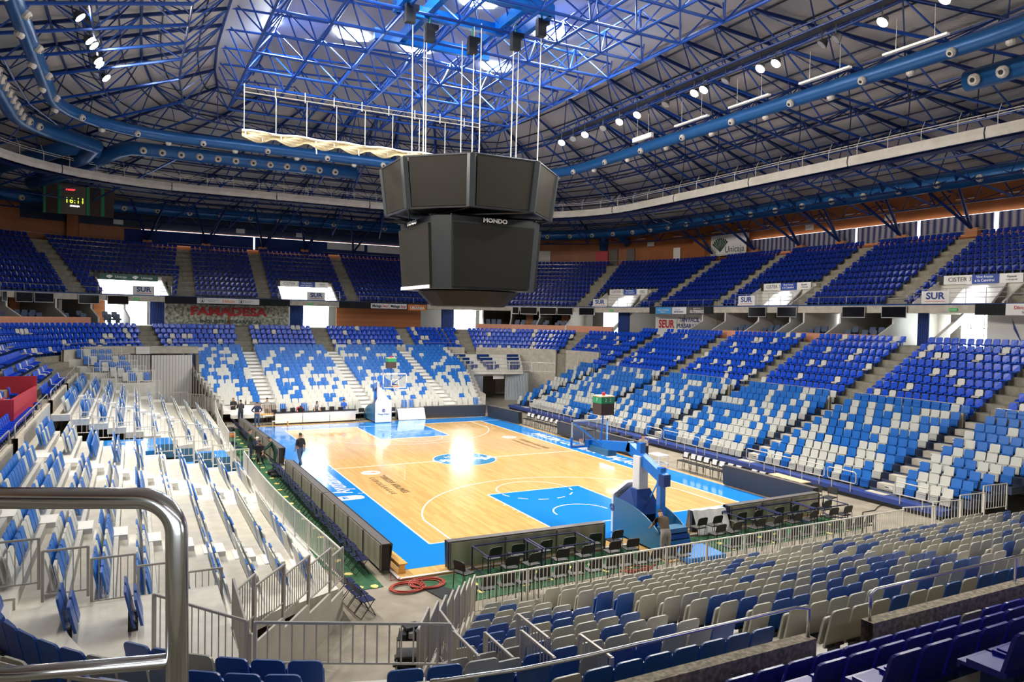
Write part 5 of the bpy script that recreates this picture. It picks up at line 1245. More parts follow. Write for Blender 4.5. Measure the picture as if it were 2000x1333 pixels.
# ------------------------------------------------------------------ court furniture
def led(name, p, q, h, label, face, flip=1, th=.28, m_back='led_back', top='led_top', lean=.12):
    """advertising board; the court side is on the left of p->q when flip=1"""
    p = Vector(p); q = Vector(q); L = (q-p).length; rz = math.atan2(q.y-p.y, q.x-p.x)
    t = thing(name, label, 'advertising board', (p.x, p.y, 0), rz); f = flip
    MB().profile([(0, .04), (f*lean*.4, .04), (f*(lean+.02), h), (f*lean, h)] if f > 0 else [(0, .04), (f*lean*.4, .04), (f*(lean+.02), h), (f*lean, h)], 0, L).build('face', face, t)
    MB().box((L/2, -f*(th-.05), h/2+.03), (L-.06, .03, h-.1)).build('back_panel', M[m_back], t)
    MB().box((L/2, -f*(th/2-lean/2), h+.01), (L, th, .03)).build('top_cover', M[top], t)
    for x in (.02, L-.02): MB().box((x, -f*(th/2-.05), h/2+.03), (.04, th-.04, h-.06)).build('end_cap', M['black'], t)
    n = max(2, int(L/1.6))
    for i in range(n+1): MB().box((.05+(L-.1)*i/n, -f*(th-.02), h/2), (.04, .04, h)).build('rib', M['led_top'], t)
    return t
led('led_board', (-9.72, -16.15, 0), (-9.85, -8.7, 0), .88, 'near half of the long board on the left sideline, seen from behind', M['led'], -1)
led('led_board', (-9.86, -8.65, 0), (-9.98, -1.3, 0), .88, 'second board on the left sideline, up to the blue gap', M['led'], -1)
led('led_board', (-9.72, 2.2, 0), (-10.0, 8.3, 0), .88, 'board on the left sideline just beyond the blue gap', M['led'], -1)
led('led_board', (-10.0, 8.35, 0), (-10.2, 14.6, 0), .88, 'farthest board on the left sideline', M['led'], -1)
led('led_board', (-7.95, -16.6, 0), (-2.0, -16.72, 0), .9, 'board behind the near baseline left of the basket, grey-green back', M['led'], 1)
led('led_board', (3.9, -16.7, 0), (9.2, -16.5, 0), .9, 'board behind the near baseline at its right end', M['led'], 1)
led('led_board', (9.45, -16.3, 0), (9.4, -10.85, 0), .98, 'dark board on the right sideline nearest the camera', M['led'], 1)
led('led_board', (9.75, -3.4, 0), (9.7, 5.75, 0), .95, 'dark board in the middle of the right sideline', M['led'], 1)
led('led_board', (9.45, 11.1, 0), (9.1, 15.9, 0), .95, 'dark board at the far end of the right sideline', M['led'], 1)
led('led_board', (8.95, 16.2, 0), (3.8, 16.75, 0), .95, 'dark board behind the far baseline, right of the white cover', M['led'], 1)
def cover(name, p, q, label, lean):
    p = Vector(p); q = Vector(q); L = (q-p).length; rz = math.atan2(q.y-p.y, q.x-p.x)
    t = thing(name, label, 'cover', (p.x, p.y, 0), rz); n = 16
    f = [(L*i/n, -.55*lean+.04*math.sin(i*1.7), .03) for i in range(n+1)]; g = [(L*i/n, -.12*lean, .86+.02*math.sin(i)) for i in range(n+1)]; h = [(L*i/n, .16*lean, .84) for i in range(n+1)]; b = [(L*i/n, .32*lean+.03*math.sin(i*2.1), .03) for i in range(n+1)]
    MB().grid([f, g, h, b]).build('sheet', M['vinyl'], t); MB().box((L/2, .02*lean, .4), (L-.1, .14, .78)).build('board', M['led'], t)
cover('covered_board', (2.2, -16.6), (3.75, -16.75), 'white vinyl sheet over a board right of the near basket', 1)
cover('covered_board', (1.5, 16.75), (3.75, 16.75), 'white vinyl sheet over a board right of the far basket', 1)
t = thing('officials_table', 'long table with three white front panels behind the far baseline', 'table', (-4.7, 17.25, 0))
for i in range(3): bevel(MB().box((-2.0+2.0*i, -.3, .47), (1.96, .05, .74)).build('front_panel', M['white'], t), .01)
MB().box((0, 0, .86), (6.1, .7, .04)).build('table_top', M['black'], t)
for x in (-2.9, -1, 1, 2.9): MB().box((x, .1, .4), (.05, .5, .82)).build('leg', M['black_metal'], t)
MB().box((0, -.28, .05), (6.1, .03, .06)).build('foot_rail', M['black'], t)
for i in range(7):
    o = bevel(MB().box((-3.0+.62*i-.9*(i > 3)*-1, 0, 0), (.34, .22, .2+.04*(i % 3))).build('equipment_box', M['black']), .02); o.location = (-4.7+.05*i, 17.35, .98+.02*(i % 3)); tag(o, '%s black equipment box from the left on the officials table' % nth(i), 'box')
tb = thing('low_bench', 'low pale wooden bench frame in front of the officials table', 'bench', (-7.5, 15.9, 0))
MB().box((0, 0, .42), (1.15, .3, .04)).build('seat', M['vinyl'], tb)
for x in (-.53, .53): MB().box((x, 0, .2), (.05, .28, .4)).build('leg', M['bench_wood'], tb)
tb = thing('wooden_table', 'small light wooden table with black legs beside the officials table', 'table', (-8.1, 17.5, 0))
MB().box((0, 0, .74), (1.0, .7, .04)).build('table_top', M['bench_wood'], tb)
for x in (-.45, .45):
    for y in (-.3, .3): MB().box((x, y, .36), (.04, .04, .72)).build('leg', M['black'], tb)
tb = thing('trestle_table', 'narrow pale wooden trestle table at the right stand foot', 'table', (11.0, -13.5, 0), R(-3))
MB().box((0, 0, .74), (.62, 2.1, .04)).build('table_top', M['ply'], tb)
for x in (-.25, .25):
    for y in (-.9, .9): MB().tube((x*.8, y, 0), (x, y*.95, .72), .018).build('leg', M['black_metal'], tb)
# pine bench
tb = thing('wooden_bench', 'yellow pine gym bench at the near left corner of the court', 'bench', (-9.4, -15.6, 0), R(2))
MB().box((0, 0, .33), (.27, 2.0, .035)).build('seat', M['bench_wood'], tb)
for y in (-.85, .8): MB().add([(-.12, y-.03, 0), (.12, y-.03, 0), (.08, y-.03, .315), (-.08, y-.03, .315), (-.12, y+.03, 0), (.12, y+.03, 0), (.08, y+.03, .315), (-.08, y+.03, .315)], [(0, 1, 2, 3), (7, 6, 5, 4), (0, 4, 5, 1), (1, 5, 6, 2), (2, 6, 7, 3), (3, 7, 4, 0)]).build('leg', M['bench_wood'], tb)
MB().box((0, 0, .16), (.04, 1.7, .07)).build('stretcher', M['bench_wood'], tb)
# basket units
def basket(name, label, y, rz, logo):
    t = thing(name, label, 'basketball stand', (0, y, 0), rz)
    B_ = M['blue_metal']
    # base: side panels with a curved back edge
    for s_ in (-1, 1):
        pr = [(-1.5, .08), (-1.5, 1.42)]+[(-1.5-3.0*math.sin(a)*.98, .25+1.17*math.cos(a)) for a in [R(6*i) for i in range(3, 16)]]+[(-4.5, .08)]
        MB().profile(pr, s_*.62-.02, s_*.62+.02).build('side_panel', M['blue_base'], t)
    MB().box((0, -3.0, .14), (1.2, 3.0, .18)).build('base_frame', M['blue_dark'], t)
    for k in range(3): MB().box((.1, -4.05, .35+.2*k), (1.0, .7-.1*k, .16)).build('ballast_block', M['blue_dark'] if k % 2 else M['blue_base'], t)
    bevel(MB().box((0, -1.42, .78), (1.28, .14, 1.5)).build('front_pad', M['pad_white'], t), .04)
    MB().add([(-.64, -1.5, 1.5), (.64, -1.5, 1.5), (.28, -1.9, 2.0), (-.28, -1.9, 2.0), (-.64, -1.36, 1.5), (.64, -1.36, 1.5), (.28, -1.75, 2.05), (-.28, -1.75, 2.05)], [(0, 1, 2, 3), (7, 6, 5, 4), (0, 4, 5, 1), (1, 5, 6, 2), (2, 6, 7, 3), (3, 7, 4, 0)]).build('sloping_pad', M['pad_white'], t)
    MB().add([(-.6, -1.6, 1.3), (.6, -1.6, 1.3), (.3, -2.05, 1.85), (-.3, -2.05, 1.85), (-.6, -2.9, 1.0), (.6, -2.9, 1.0), (.3, -2.5, 1.85), (-.3, -2.5, 1.85)], [(0, 1, 2, 3), (7, 6, 5, 4), (0, 4, 5, 1), (1, 5, 6, 2), (2, 6, 7, 3), (3, 7, 4, 0)]).build('housing', M['blue_dark'], t)
    bevel(MB().box((0, -2.28, 2.45), (.42, .42, 1.25)).build('column_pad', M['pad_white'], t), .03)
    MB().box((0, -2.28, 3.05), (.24, .24, 1.0)).build('column', B_, t)
    MB().box((0, -3.5, 1.55), (.24, .22, 2.6)).box((0, -3.35, .45), (.24, .6, .5), rx=R(-35)).build('mast', B_, t)
    MB().tube((0, -2.6, 1.15), (0, -3.45, 2.5), .03).build('piston', M['chrome'], t)
    def beam(a, b, w_, h_, nm='arm'):
        a = Vector(a); b = Vector(b); d_ = b-a; L = d_.length; o = MB().box((0, 0, 0), (w_, L, h_)).build(nm, B_, t); o.location = (a+b)/2; o.rotation_euler = (math.atan2(d_.z, d_.y), 0, 0); return o
    beam((0, -3.75, 2.42), (0, -1.55, 3.32), .26, .38); beam((0, -1.75, 3.3), (0, .95, 2.98), .26, .36)
    MB().box((0, -3.68, 2.42), (.30, .3, .42)).build('pivot_box', M['blue_dark'], t)
    bevel(MB().box((0, .3, 2.84), (.42, 1.5, .26)).build('arm_pad', M['blue_base'], t), .03)
    MB().box((0, 1.05, 3.0), (.5, .3, .3)).build('rim_mount', B_, t)
    for s_ in (-1, 1):
        MB().tube((s_*.1, .1, 3.05), (s_*.82, 1.12, 3.85), .03).build('brace', B_, t)
    # board
    MB().box((0, 1.2, 3.425), (1.8, .03, 1.05)).build('backboard', M['glass'], t)
    fr = MB()
    for x0, x1, z0, z1 in ((-.9, .9, 3.9, 3.97), (-.9, .9, 2.88, 2.96), (-.9, -.84, 2.88, 3.97), (.84, .9, 2.88, 3.97)): fr.box(((x0+x1)/2, 1.2, (z0+z1)/2), (x1-x0, .05, z1-z0))
    fr.build('board_frame', M['white'], t)
    fr = MB()
    for x0, x1, z0, z1 in ((-.295, .295, 3.48, 3.53), (-.295, .295, 3.04, 3.09), (-.295, -.245, 3.04, 3.53), (.245, .295, 3.04, 3.53)): fr.box(((x0+x1)/2, 1.222, (z0+z1)/2), (x1-x0, .012, z1-z0))
    fr.build('target_square', M['white'], t)
    bp_ = MB().box((0, 1.2, 2.86), (1.82, .08, .08))
    for s_ in (-1, 1): bp_.box((s_*.9, 1.2, 3.05), (.07, .09, .42))
    bp_.build('edge_pad', M['blue_metal'], t)
    rim = MB().path([(.225*math.cos(2*PI*i/24), 1.575+.225*math.sin(2*PI*i/24), 3.05) for i in range(24)], .012, 6, closed=True).box((0, 1.28, 3.04), (.12, .14, .03)); rim.build('rim', M['orange'], t, smooth=False)
    nb = MB()
    for i in range(12):
        a = 2*PI*i/12
        for dd_ in (1, -1): nb.tube((.225*math.cos(a), 1.575+.225*math.sin(a), 3.04), (.13*math.cos(a+dd_*.5), 1.575+.13*math.sin(a+dd_*.5), 2.63), .006, 4)
    nb.build('basket_net', M['white'], t)
    # shot clock
    MB().tube((0, .4, 3.1), (0, .25, 4.3), .035).build('clock_pole', B_, t)
    MB().box((0, .25, 4.55), (.62, .62, .5)).build('shot_clock', M['brown_panel'], t)
    MB().box((0, .25, 4.9), (.63, .63, .26)).build('shot_clock_top', M['green_panel'], t); MB().box((0, .25, 5.05), (.66, .66, .04)).build('cap', M['ply'], t)
    MB().tube((0, .25, 5.05), (0, .25, 5.2), .07, 8).build('red_lamp', M['red_text'], t)
    for (x, yy, r_) in ((-.1, -.07, 0), (.12, -.07, 0)): text('clock_digit', '2', (x, yy, 4.9), .2, M['white'], t, (PI/2, 0, 0), .003)
    text('clock_digit', '7', (-.32, .25, 4.9), .2, M['white'], t, (PI/2, 0, -PI/2), .003)
    # round badge on the front pad and column
    for (x, yy, z, s_, rot) in ((0, -1.34, .95, .11, (PI/2, 0, PI)), (-.645, -1.42, .98, .13, (PI/2, 0, -PI/2)), (0, -2.06, 2.75, .10, (PI/2, 0, PI))):
        g = MB().path([(s_*math.cos(2*PI*i/20), s_*math.sin(2*PI*i/20), 0) for i in range(20)], .014, 4, closed=True).path([(-s_*.6, s_*.7, 0), (-s_*.2, -s_*.8, 0), (0, -s_*.1, 0), (s_*.2, -s_*.8, 0), (s_*.6, s_*.7, 0)], .012, 4).path([(-s_*.25, s_*.8, 0), (0, s_*.15, 0), (s_*.25, s_*.8, 0)], .012, 4).build('round_badge', M['navy_text'], t); g.location = (x, yy, z); g.rotation_euler = rot
    text('pad_lettering', 'Malaga Wagen', (0, -1.335, .68), .15, M['navy_text'], t, (PI/2, 0, PI), .003)
    return t
basket('basketball_stand', 'near blue portable basket unit with white padding and shot clock on top', -14.0, 0, 1)
basket('basketball_stand', 'far blue portable basket unit with white front padding', 14.0, PI, 1)
# desk frames
def desk(x0, x1, y0, y1, label):
    t = thing('desk_frame', label, 'table frame', (x0, y0, 0)); w_, d_ = x1-x0, y1-y0; m = M['frame_navy']
    for a, b in (((0, 0), (w_, 0)), ((w_, 0), (w_, d_)), ((w_, d_), (0, d_)), ((0, d_), (0, 0))): MB().tube((*a, .75), (*b, .75), .026).build('top_tube', m, t)
    for a in ((0, 0), (w_, 0), (w_, d_), (0, d_)): MB().tube((*a, 0), (*a, .75), .024).build('leg', m, t)
    for x in (0, w_): MB().tube((x, 0, .1), (x, d_, .1), .02).build('low_tube', m, t)
for i, (a, b) in enumerate(((-7.2, -5.3), (-5.18, -3.3))): desk(a, b, -18.2, -17.0, '%s navy tubular desk frame left of the near basket' % ('left', 'right')[i])
for i, (a, b) in enumerate(((3.5, 5.3), (5.45, 7.25), (7.4, 9.2))): desk(a, b, -18.15, -16.95, '%s navy tubular desk frame from the left, right of the near basket' % nth(i))
# chairs
def make_chair(label, x, y, rz, paper=False, group=None):
    t = thing('conference_chair', label, 'chair', (x, y, 0), rz, group)
    bevel(MB().box((0, 0, .45), (.46, .42, .05)).build('seat', M['black'], t), .02)
    b = panel_mb(.46, .56, .86, -.2, -.27, .04, .08, .05).build('backrest', M['black'], t)
    for sx_ in (-.2, .2):
        MB().tube((sx_, .18, .44), (sx_*1.05, .22, 0), .013).build('leg', M['black_metal'], t); MB().tube((sx_, -.25, .6), (sx_*1.05, -.28, 0), .013).build('leg', M['black_metal'], t)
    if paper: MB().box((0, -.215, .76), (.34, .012, .26), rx=R(13)).box((0, -.275, .76), (.34, .012, .26), rx=R(13)).build('paper_sheet', M['white'], t)
    return t
c0 = None; c1 = None
def chair(x, y, rz, label, paper=False, group=None):
    global c0, c1
    src_ = c1 if paper else c0
    if src_ is None:
        r_ = make_chair(label, x, y, rz, paper, group)
        if paper: c1 = r_
        else: c0 = r_
        return
    dup(src_, (x, y, 0), rz, label)
for i, x in enumerate((-6.72, -5.86, -4.86, -3.93, -2.88, -2.0)): chair(x, -17.45, R(rnd.uniform(-8, 8)), 'black chair behind the near-left board, front row, %s from the left' % nth(i))
for i, x in enumerate((-6.6, -5.85, -4.8, -3.9, -2.8, -2.05)): chair(x, -18.45, R(rnd.uniform(-8, 8)), 'black chair behind the near-left board, back row, %s from the left' % nth(i))
chair(-8.05, -18.35, R(-70), 'lone black chair turned sideways near the black mat')
for i, x in enumerate((-8.0, -7.38, -6.8, -6.25, -5.65, -5.05, -4.4, -3.8, -3.25, -2.65, -2.1, -1.5, -.9)): chair(x, -19.72, R(rnd.uniform(-4, 4)), 'black chair right against the near fence, %s from the left' % nth(i))
for i, x in enumerate((1.3, 2.0, 2.75, 3.4, 4.1, 4.8, 5.5, 6.2, 6.9, 7.5, 8.1)): chair(x, -19.72, R(rnd.uniform(-4, 4)), 'black chair against the near fence right of the basket, %s one' % nth(i))
for i, x in enumerate((1.87, 2.62, 3.85, 4.7, 5.85, 6.7, 7.8, 8.6)): chair(x, -17.4, R(rnd.uniform(-8, 8)), 'black chair right of the near basket, front row, %s from the left' % nth(i))
for i, x in enumerate((1.9, 2.66, 3.86, 4.72, 5.82, 6.65, 7.85, 8.66)): chair(x, -18.35, R(rnd.uniform(-8, 8)), 'black chair right of the near basket, back row, %s from the left' % nth(i))
for i, (x, y) in enumerate(((10.4, -15.5), (10.65, -16.1))): chair(x, y, R(100), '%s black chair beyond the near right corner board' % ('farther', 'nearer')[i])
for i in range(4): chair(10.0, -12.97-.52*i, R(90), 'black chair without paper behind the dark corner board, %s from the far end' % nth(i))
for i, y in enumerate((-6.9, -7.5, -8.0, -8.55, -9.15, -9.7, -10.3, -10.85, -11.9, -12.45)): chair(10.12, y, R(90+rnd.uniform(-5, 5)), 'team bench chair with white paper, near bench, %s from the far end' % nth(i), True)
for i, y in enumerate((11.0, 10.4, 9.5, 8.9, 8.3, 7.6, 6.9, 6.2)): chair(10.0, y, R(90+rnd.uniform(-6, 6)), 'team bench chair with white paper, far bench, %s from the far end' % nth(i), True)
for i, (x, y) in enumerate(((-.95, 17.8), (1.05, 17.6), (1.5, 17.5))): chair(x, y, PI, 'black chair behind the far basket, %s from the left' % nth(i))
# navy folding chairs in line
def make_fold(label, x, y, rz, group):
    t = thing('foldable_chair', label, 'chair', (x, y, -.04), rz, group); m = M['black_metal']
    bevel(MB().box((0, .02, .45), (.42, .38, .03)).build('seat', M['frame_navy'], t), .012); panel_mb(.42, .62, .82, -.2, -.24, .02, .06, .03).build('backrest', M['frame_navy'], t)
    for sx_ in (-.21, .21): MB().tube((sx_, -.24, .82), (sx_, .22, 0), .012).tube((sx_, .16, .45), (sx_, -.22, 0), .012).build('leg', m, t)
    MB().tube((-.21, .22, .01), (.21, .22, .01), .01).tube((-.21, -.22, .01), (.21, -.22, .01), .01).build('stretcher', m, t)
    return t
fc = None; ii = 0
for i in range(64):
    y = -15.75+.5*i
    if .4 < y < 4.2: continue
    lab = 'navy folding chair, %s from the camera in the line behind the left boards' % nth(ii); ii += 1
    if fc is None: fc = make_fold(lab, -10.5, y, R(-90), 'folding chairs behind the left boards')
    else: dup(fc, (-10.5+rnd.uniform(-.03, .03), y, -.04), R(-90+rnd.uniform(-4, 4)), lab)
for i, (x, y, a) in enumerate(((-11.3, -19.05, -80), (-11.35, -18.55, -82), (-11.4, -18.05, -84), (-11.42, -17.5, -88))): dup(fc, (x, y, -.04), R(a), 'dark folding chair by the left stand corner, %s from the camera' % nth(i), 'folding chairs at the left stand corner')
dup(fc, (-11.6, 6.0, -.04), R(-60), 'folding chair standing alone on the carpet near the kneeling crew', 'single')
# trolley
t = thing('equipment_trolley', 'black wire trolley piled with folded equipment beside the near tunnel', 'trolley', (-11.3, -22.75, -.05), R(-25))
for z in (.16, .5, .92): MB().box((0, 0, z), (.62, .5, .02)).build('shelf', M['black_metal'], t)
for x in (-.3, .3):
    for y in (-.24, .24): MB().tube((x, y, .1), (x, y, 1.0), .014).build('post', M['steel'], t); MB().tube((x-.02, y, .05), (x+.02, y, .05), .06, 12).build('caster', M['black'], t)
for i in range(5): bevel(MB().box((rnd.uniform(-.05, .05), 0, .24+.07*i), (.66, .5, .05), R(rnd.uniform(-12, 12))).build('folded_case', M['black_metal'] if i % 2 else M['black'], t), .015)
for i in range(4): MB().box((-.15+.12*i, 0, 1.0+.03*i), (.1, .55, .12), R(8*i)).build('tool', M['rail_grey'] if i % 2 else M['black'], t)
MB().box((-.02, .02, 1.14), (.34, .3, .05), R(30)).build('tray', M['black'], t)
# media corner: tripod and bags
t = thing('camera_tripod', 'black video camera on a tripod between the kneeling crew', 'camera', (-11.05, 1.6, -.04))
for a in (30, 150, 270): MB().tube((0, 0, .95), (.42*math.cos(R(a)), .42*math.sin(R(a)), 0), .02).build('leg', M['black_metal'], t)
MB().box((0, 0, 1.12), (.2, .42, .24), R(50)).tube((.1, .1, 1.12), (.3, .26, 1.12), .05, 10).build('camera_body', M['black'], t)
for i, (x, y, w_, l_, h_) in enumerate(((-11.2, 14.2, .6, .4, .3), (-10.9, 15.4, .5, .5, .25), (-11.4, 16.6, .7, .5, .4), (-10.6, .0, .5, .4, .25), (-10.5, -.6, .6, .35, .2))): o = bevel(MB().box((x, y, h_/2-.05), (w_, l_, h_)).build('kit_bag', M['black']), .08, 3); tag(o, '%s black kit bag on the carpet behind the left boards' % nth(i), 'bag')
o = bevel(MB().box((-11.15, 12.6, .08), (.45, .35, .22)).build('kit_case', M['orange_board']), .03); tag(o, 'orange and yellow case on the floor near the standing men', 'case')
t = thing('scorer_table', 'small white table with lower shelf by the right sideline', 'table', (9.0, -6.2, 0))
for z in (.3, .74): MB().box((0, 0, z), (.7, 1.0, .04)).build('table_top' if z > .5 else 'shelf', M['white'], t)
for x in (-.32, .32):
    for y in (-.45, .45): MB().box((x, y, .37), (.04, .04, .74)).build('leg', M['white'], t)
for i in range(6): o = bevel(MB().box((10.2, -3.0+1.3*i, .95), (.4, .5, .2)).build('table_gear', M['black']), .03); tag(o, '%s black gear piece from the camera on the scorers table behind the middle board' % nth(i), 'equipment')
tb = thing('scorers_table', 'long dark scorers table behind the middle right board', 'table', (10.3, 1.0, 0)); MB().box((0, 0, .8), (.7, 9.0, .05)).build('table_top', M['black'], tb)
for y in (-4.3, -1.5, 1.5, 4.3): MB().box((0, y, .38), (.5, .05, .8)).build('leg', M['black_metal'], tb)
# tunnels: curtains, exit signs, deck over the right tunnel
def flat(name, p, q, z0, z1, m, label, cat, th=.06):
    d_ = Vector((q[0]-p[0], q[1]-p[1])); o = MB().box((0, 0, 0), (d_.length, th, z1-z0)).build(name, m, None, loc=((p[0]+q[0])/2, (p[1]+q[1])/2, (z0+z1)/2), rz=math.atan2(d_.y, d_.x)); return tag(o, label, cat)
flat('tunnel_curtain', (12.35, 27.35), (13.85, 27.2), -.05, 2.75, M['silver_curtain'], 'silver curtain left of the far right tunnel mouth', 'curtain', .1)
flat('tunnel_curtain', (16.3, 27.2), (18.4, 26.2), -.05, 2.75, M['silver_curtain'], 'grey curtain right of the far right tunnel mouth', 'curtain', .1)
struct(MB().box((15.1, 31.5, 1.3), (4.5, .1, 2.8)).build('wall_tunnel', M['suite'])); struct(MB().box((15.0, 27.3, 2.62), (2.7, .2, .45)).build('trim_20', M['pale_concrete']))
def exit_sign(x, y, z, rz, label, w_=1.1):
    t = thing('exit_sign', label, 'exit sign', (x, y, z), rz); MB().box((0, 0, 0), (w_, .06, w_*.55)).build('plate', M['green_sign'], t); MB().box((0, -.01, 0), (w_*1.08, .05, w_*.63)).build('border', M['white'], t)
    text('lettering', 'SALIDA DE\nEMERGENCIA', (0, -.045, 0), w_*.16, M['white'], t, (PI/2, 0, 0), .002)
exit_sign(15.5, 27.05, 2.45, 0, 'green emergency exit sign over the far right tunnel mouth')
exit_sign(-16.2, 30.2, 4.85, 0, 'green emergency exit sign on the concrete over the grey curtains, far left', .95)
flat('tunnel_curtain', (-15.6, 27.2), (-12.6, 27.4), -.05, 4.6, M['grey_curtain'], 'tall pale grey curtain at the far left tunnel', 'curtain', .12)
flat('tunnel_curtain', (-19.0, 28.6), (-15.7, 27.3), -.05, 4.6, M['grey_curtain'], 'second pale grey curtain farther left at the far tunnel', 'curtain', .12)
struct(MB().box((-16.2, 31.6, 4.85), (8.6, 2.6, .55)).build('trim_21', M['pale_concrete']), 'concrete beam over the far left tunnel curtains')
struct(MB().box((-12.2, 29.4, 2.3), (.25, 4.5, 4.6)).build('wall_tunnel_left', M['suite']))
# raised corner deck at far right
dk = thing('corner_platform', 'stepped pale platform over the far right tunnel with navy tables', 'platform', (0, 0, 0))
for k in range(6):
    MB().prism([(12.2-.1*k, 27.2+.8*k), (17.9+.35*k, 27.2+.8*k-.9), (18.3+.35*k, 27.2+.8*k-.1), (12.1-.1*k, 28.0+.8*k)], 2.6, 2.85+.3*k).build('deck', M['deck'], dk)
fence((12.4, 27.1), (14.9, 27.0), 2.85, 1.0, 'left panel of the fence over the far right tunnel', 'barrier_fence', M['white_fence'], .14)
fence((15.0, 27.0), (16.5, 26.8), 2.85, 1.0, 'middle panel of the fence over the far right tunnel', 'barrier_fence', M['white_fence'], .14)
fence((16.6, 26.8), (18.4, 25.6), 2.85, 1.0, 'right panel of the fence over the far right tunnel', 'barrier_fence', M['white_fence'], .14)
fence((18.5, 25.5), (20.0, 23.6), 2.85, 1.0, 'rightmost fence panel over the far right tunnel, turning to the right stand', 'barrier_fence', M['white_fence'], .14)
for ci_, x in enumerate((12.9, 15.1, 17.3)):
    for k in range(4):
        t = thing('folded_table', 'navy folded table on the far right corner platform, %s column, %s row' % (('left', 'middle', 'right')[ci_], nth(k)), 'table', (x+.35*k*(ci_ == 2)-.1*k*(ci_ == 0), 27.9+.8*k-.35*ci_, 2.95+.3*k))
        MB().box((0, 0, .32), (1.35, .08, .5)).build('panel', M['blue_dark'], t); MB().box((0, .02, .6), (1.4, .3, .04)).build('table_top', M['white'], t)
        for sx_ in (-.62, .62): MB().box((sx_, 0, .15), (.04, .1, .3)).build('leg', M['steel'], t)
# corner seats at far left (loose angled group)
i = 0
for r_, (xa, xb, y0, z) in enumerate(((-20.9, -18.0, 28.6, 4.25), (-20.4, -17.4, 27.8, 3.75), (-19.6, -16.9, 27.0, 3.3), (-18.5, -16.3, 26.2, 2.9), (-17.7, -15.7, 25.4, 2.6))):
    struct(MB().prism([(xa-.6, y0+.45), (xb+.3, y0+.45), (xb+.3, y0-.4), (xa-.6, y0-.4)], 0, z).build('corner_step_floor', M['deck']), 'pale step of the far left corner block')
    n = int((xb-xa)/.5)
    for q in range(n):
        o = bpy.data.objects.new('angled_block_seat', src('far', 'blue' if rnd.random() < .75 else 'grey')[2]); COL.objects.link(o); o.location = (xa+.25+.5*q, y0, z); o.rotation_euler.z = PI+.25; tag(o, 'folded seat in the far left corner block, %s row from the top, %s from left' % (nth(r_), nth(q)), 'seat'); i += 1
    fence((xa-.5+.9, y0-.42), (xb+.25, y0-.42), z, .95, 'pale fence before the far left corner block, %s from the top' % nth(r_), 'barrier_fence', M['white_fence'], .14)
for r_, (a_, b_, z) in enumerate((((-19.5, 23.6), (-18.1, 23.4), 2.9), ((-18.0, 23.4), (-16.6, 23.2), 2.5), ((-16.5, 23.2), (-15.1, 23.0), 1.9))):
    fence(a_, b_, z, 1.0, 'pale fence closing the far end of the left stand, %s from the left' % nth(r_), 'barrier_fence', M['white_fence'], .14)
# VIP booth, red
t = thing('red_booth', 'red box enclosure with red seats on the left terrace', 'booth', (-22.45, .9, 3.55))
MB().add([(1.2, -3.6, -.2), (1.25, 4.3, -.2), (1.25, 4.3, .7), (1.2, -3.6, .85), (1.1, -3.6, -.2), (1.15, 4.3, -.2), (1.15, 4.3, .7), (1.1, -3.6, .85)], [(0, 1, 2, 3), (7, 6, 5, 4), (0, 4, 5, 1), (1, 5, 6, 2), (2, 6, 7, 3), (3, 7, 4, 0)]).build('front_panel', M['red'], t)
MB().box((.2, 4.3, .45), (2.1, .08, 1.5), ry=0).build('side_panel', M['red'], t); MB().box((.2, -3.6, .3), (2.1, .08, 1.1)).build('side_panel', M['red'], t)
for i in range(12):
    o = bpy.data.objects.new('booth_chair', src('red', 'blue')[2]); COL.objects.link(o); o.location = (-22.0-.8*(i//6), -.9+.55*(i % 6), 3.3+.45*(i//6)); o.rotation_euler.z = -PI/2; tag(o, 'red folded seat inside the red booth, %s row, %s' % (('front', 'back')[i//6], nth(i % 6)), 'seat')

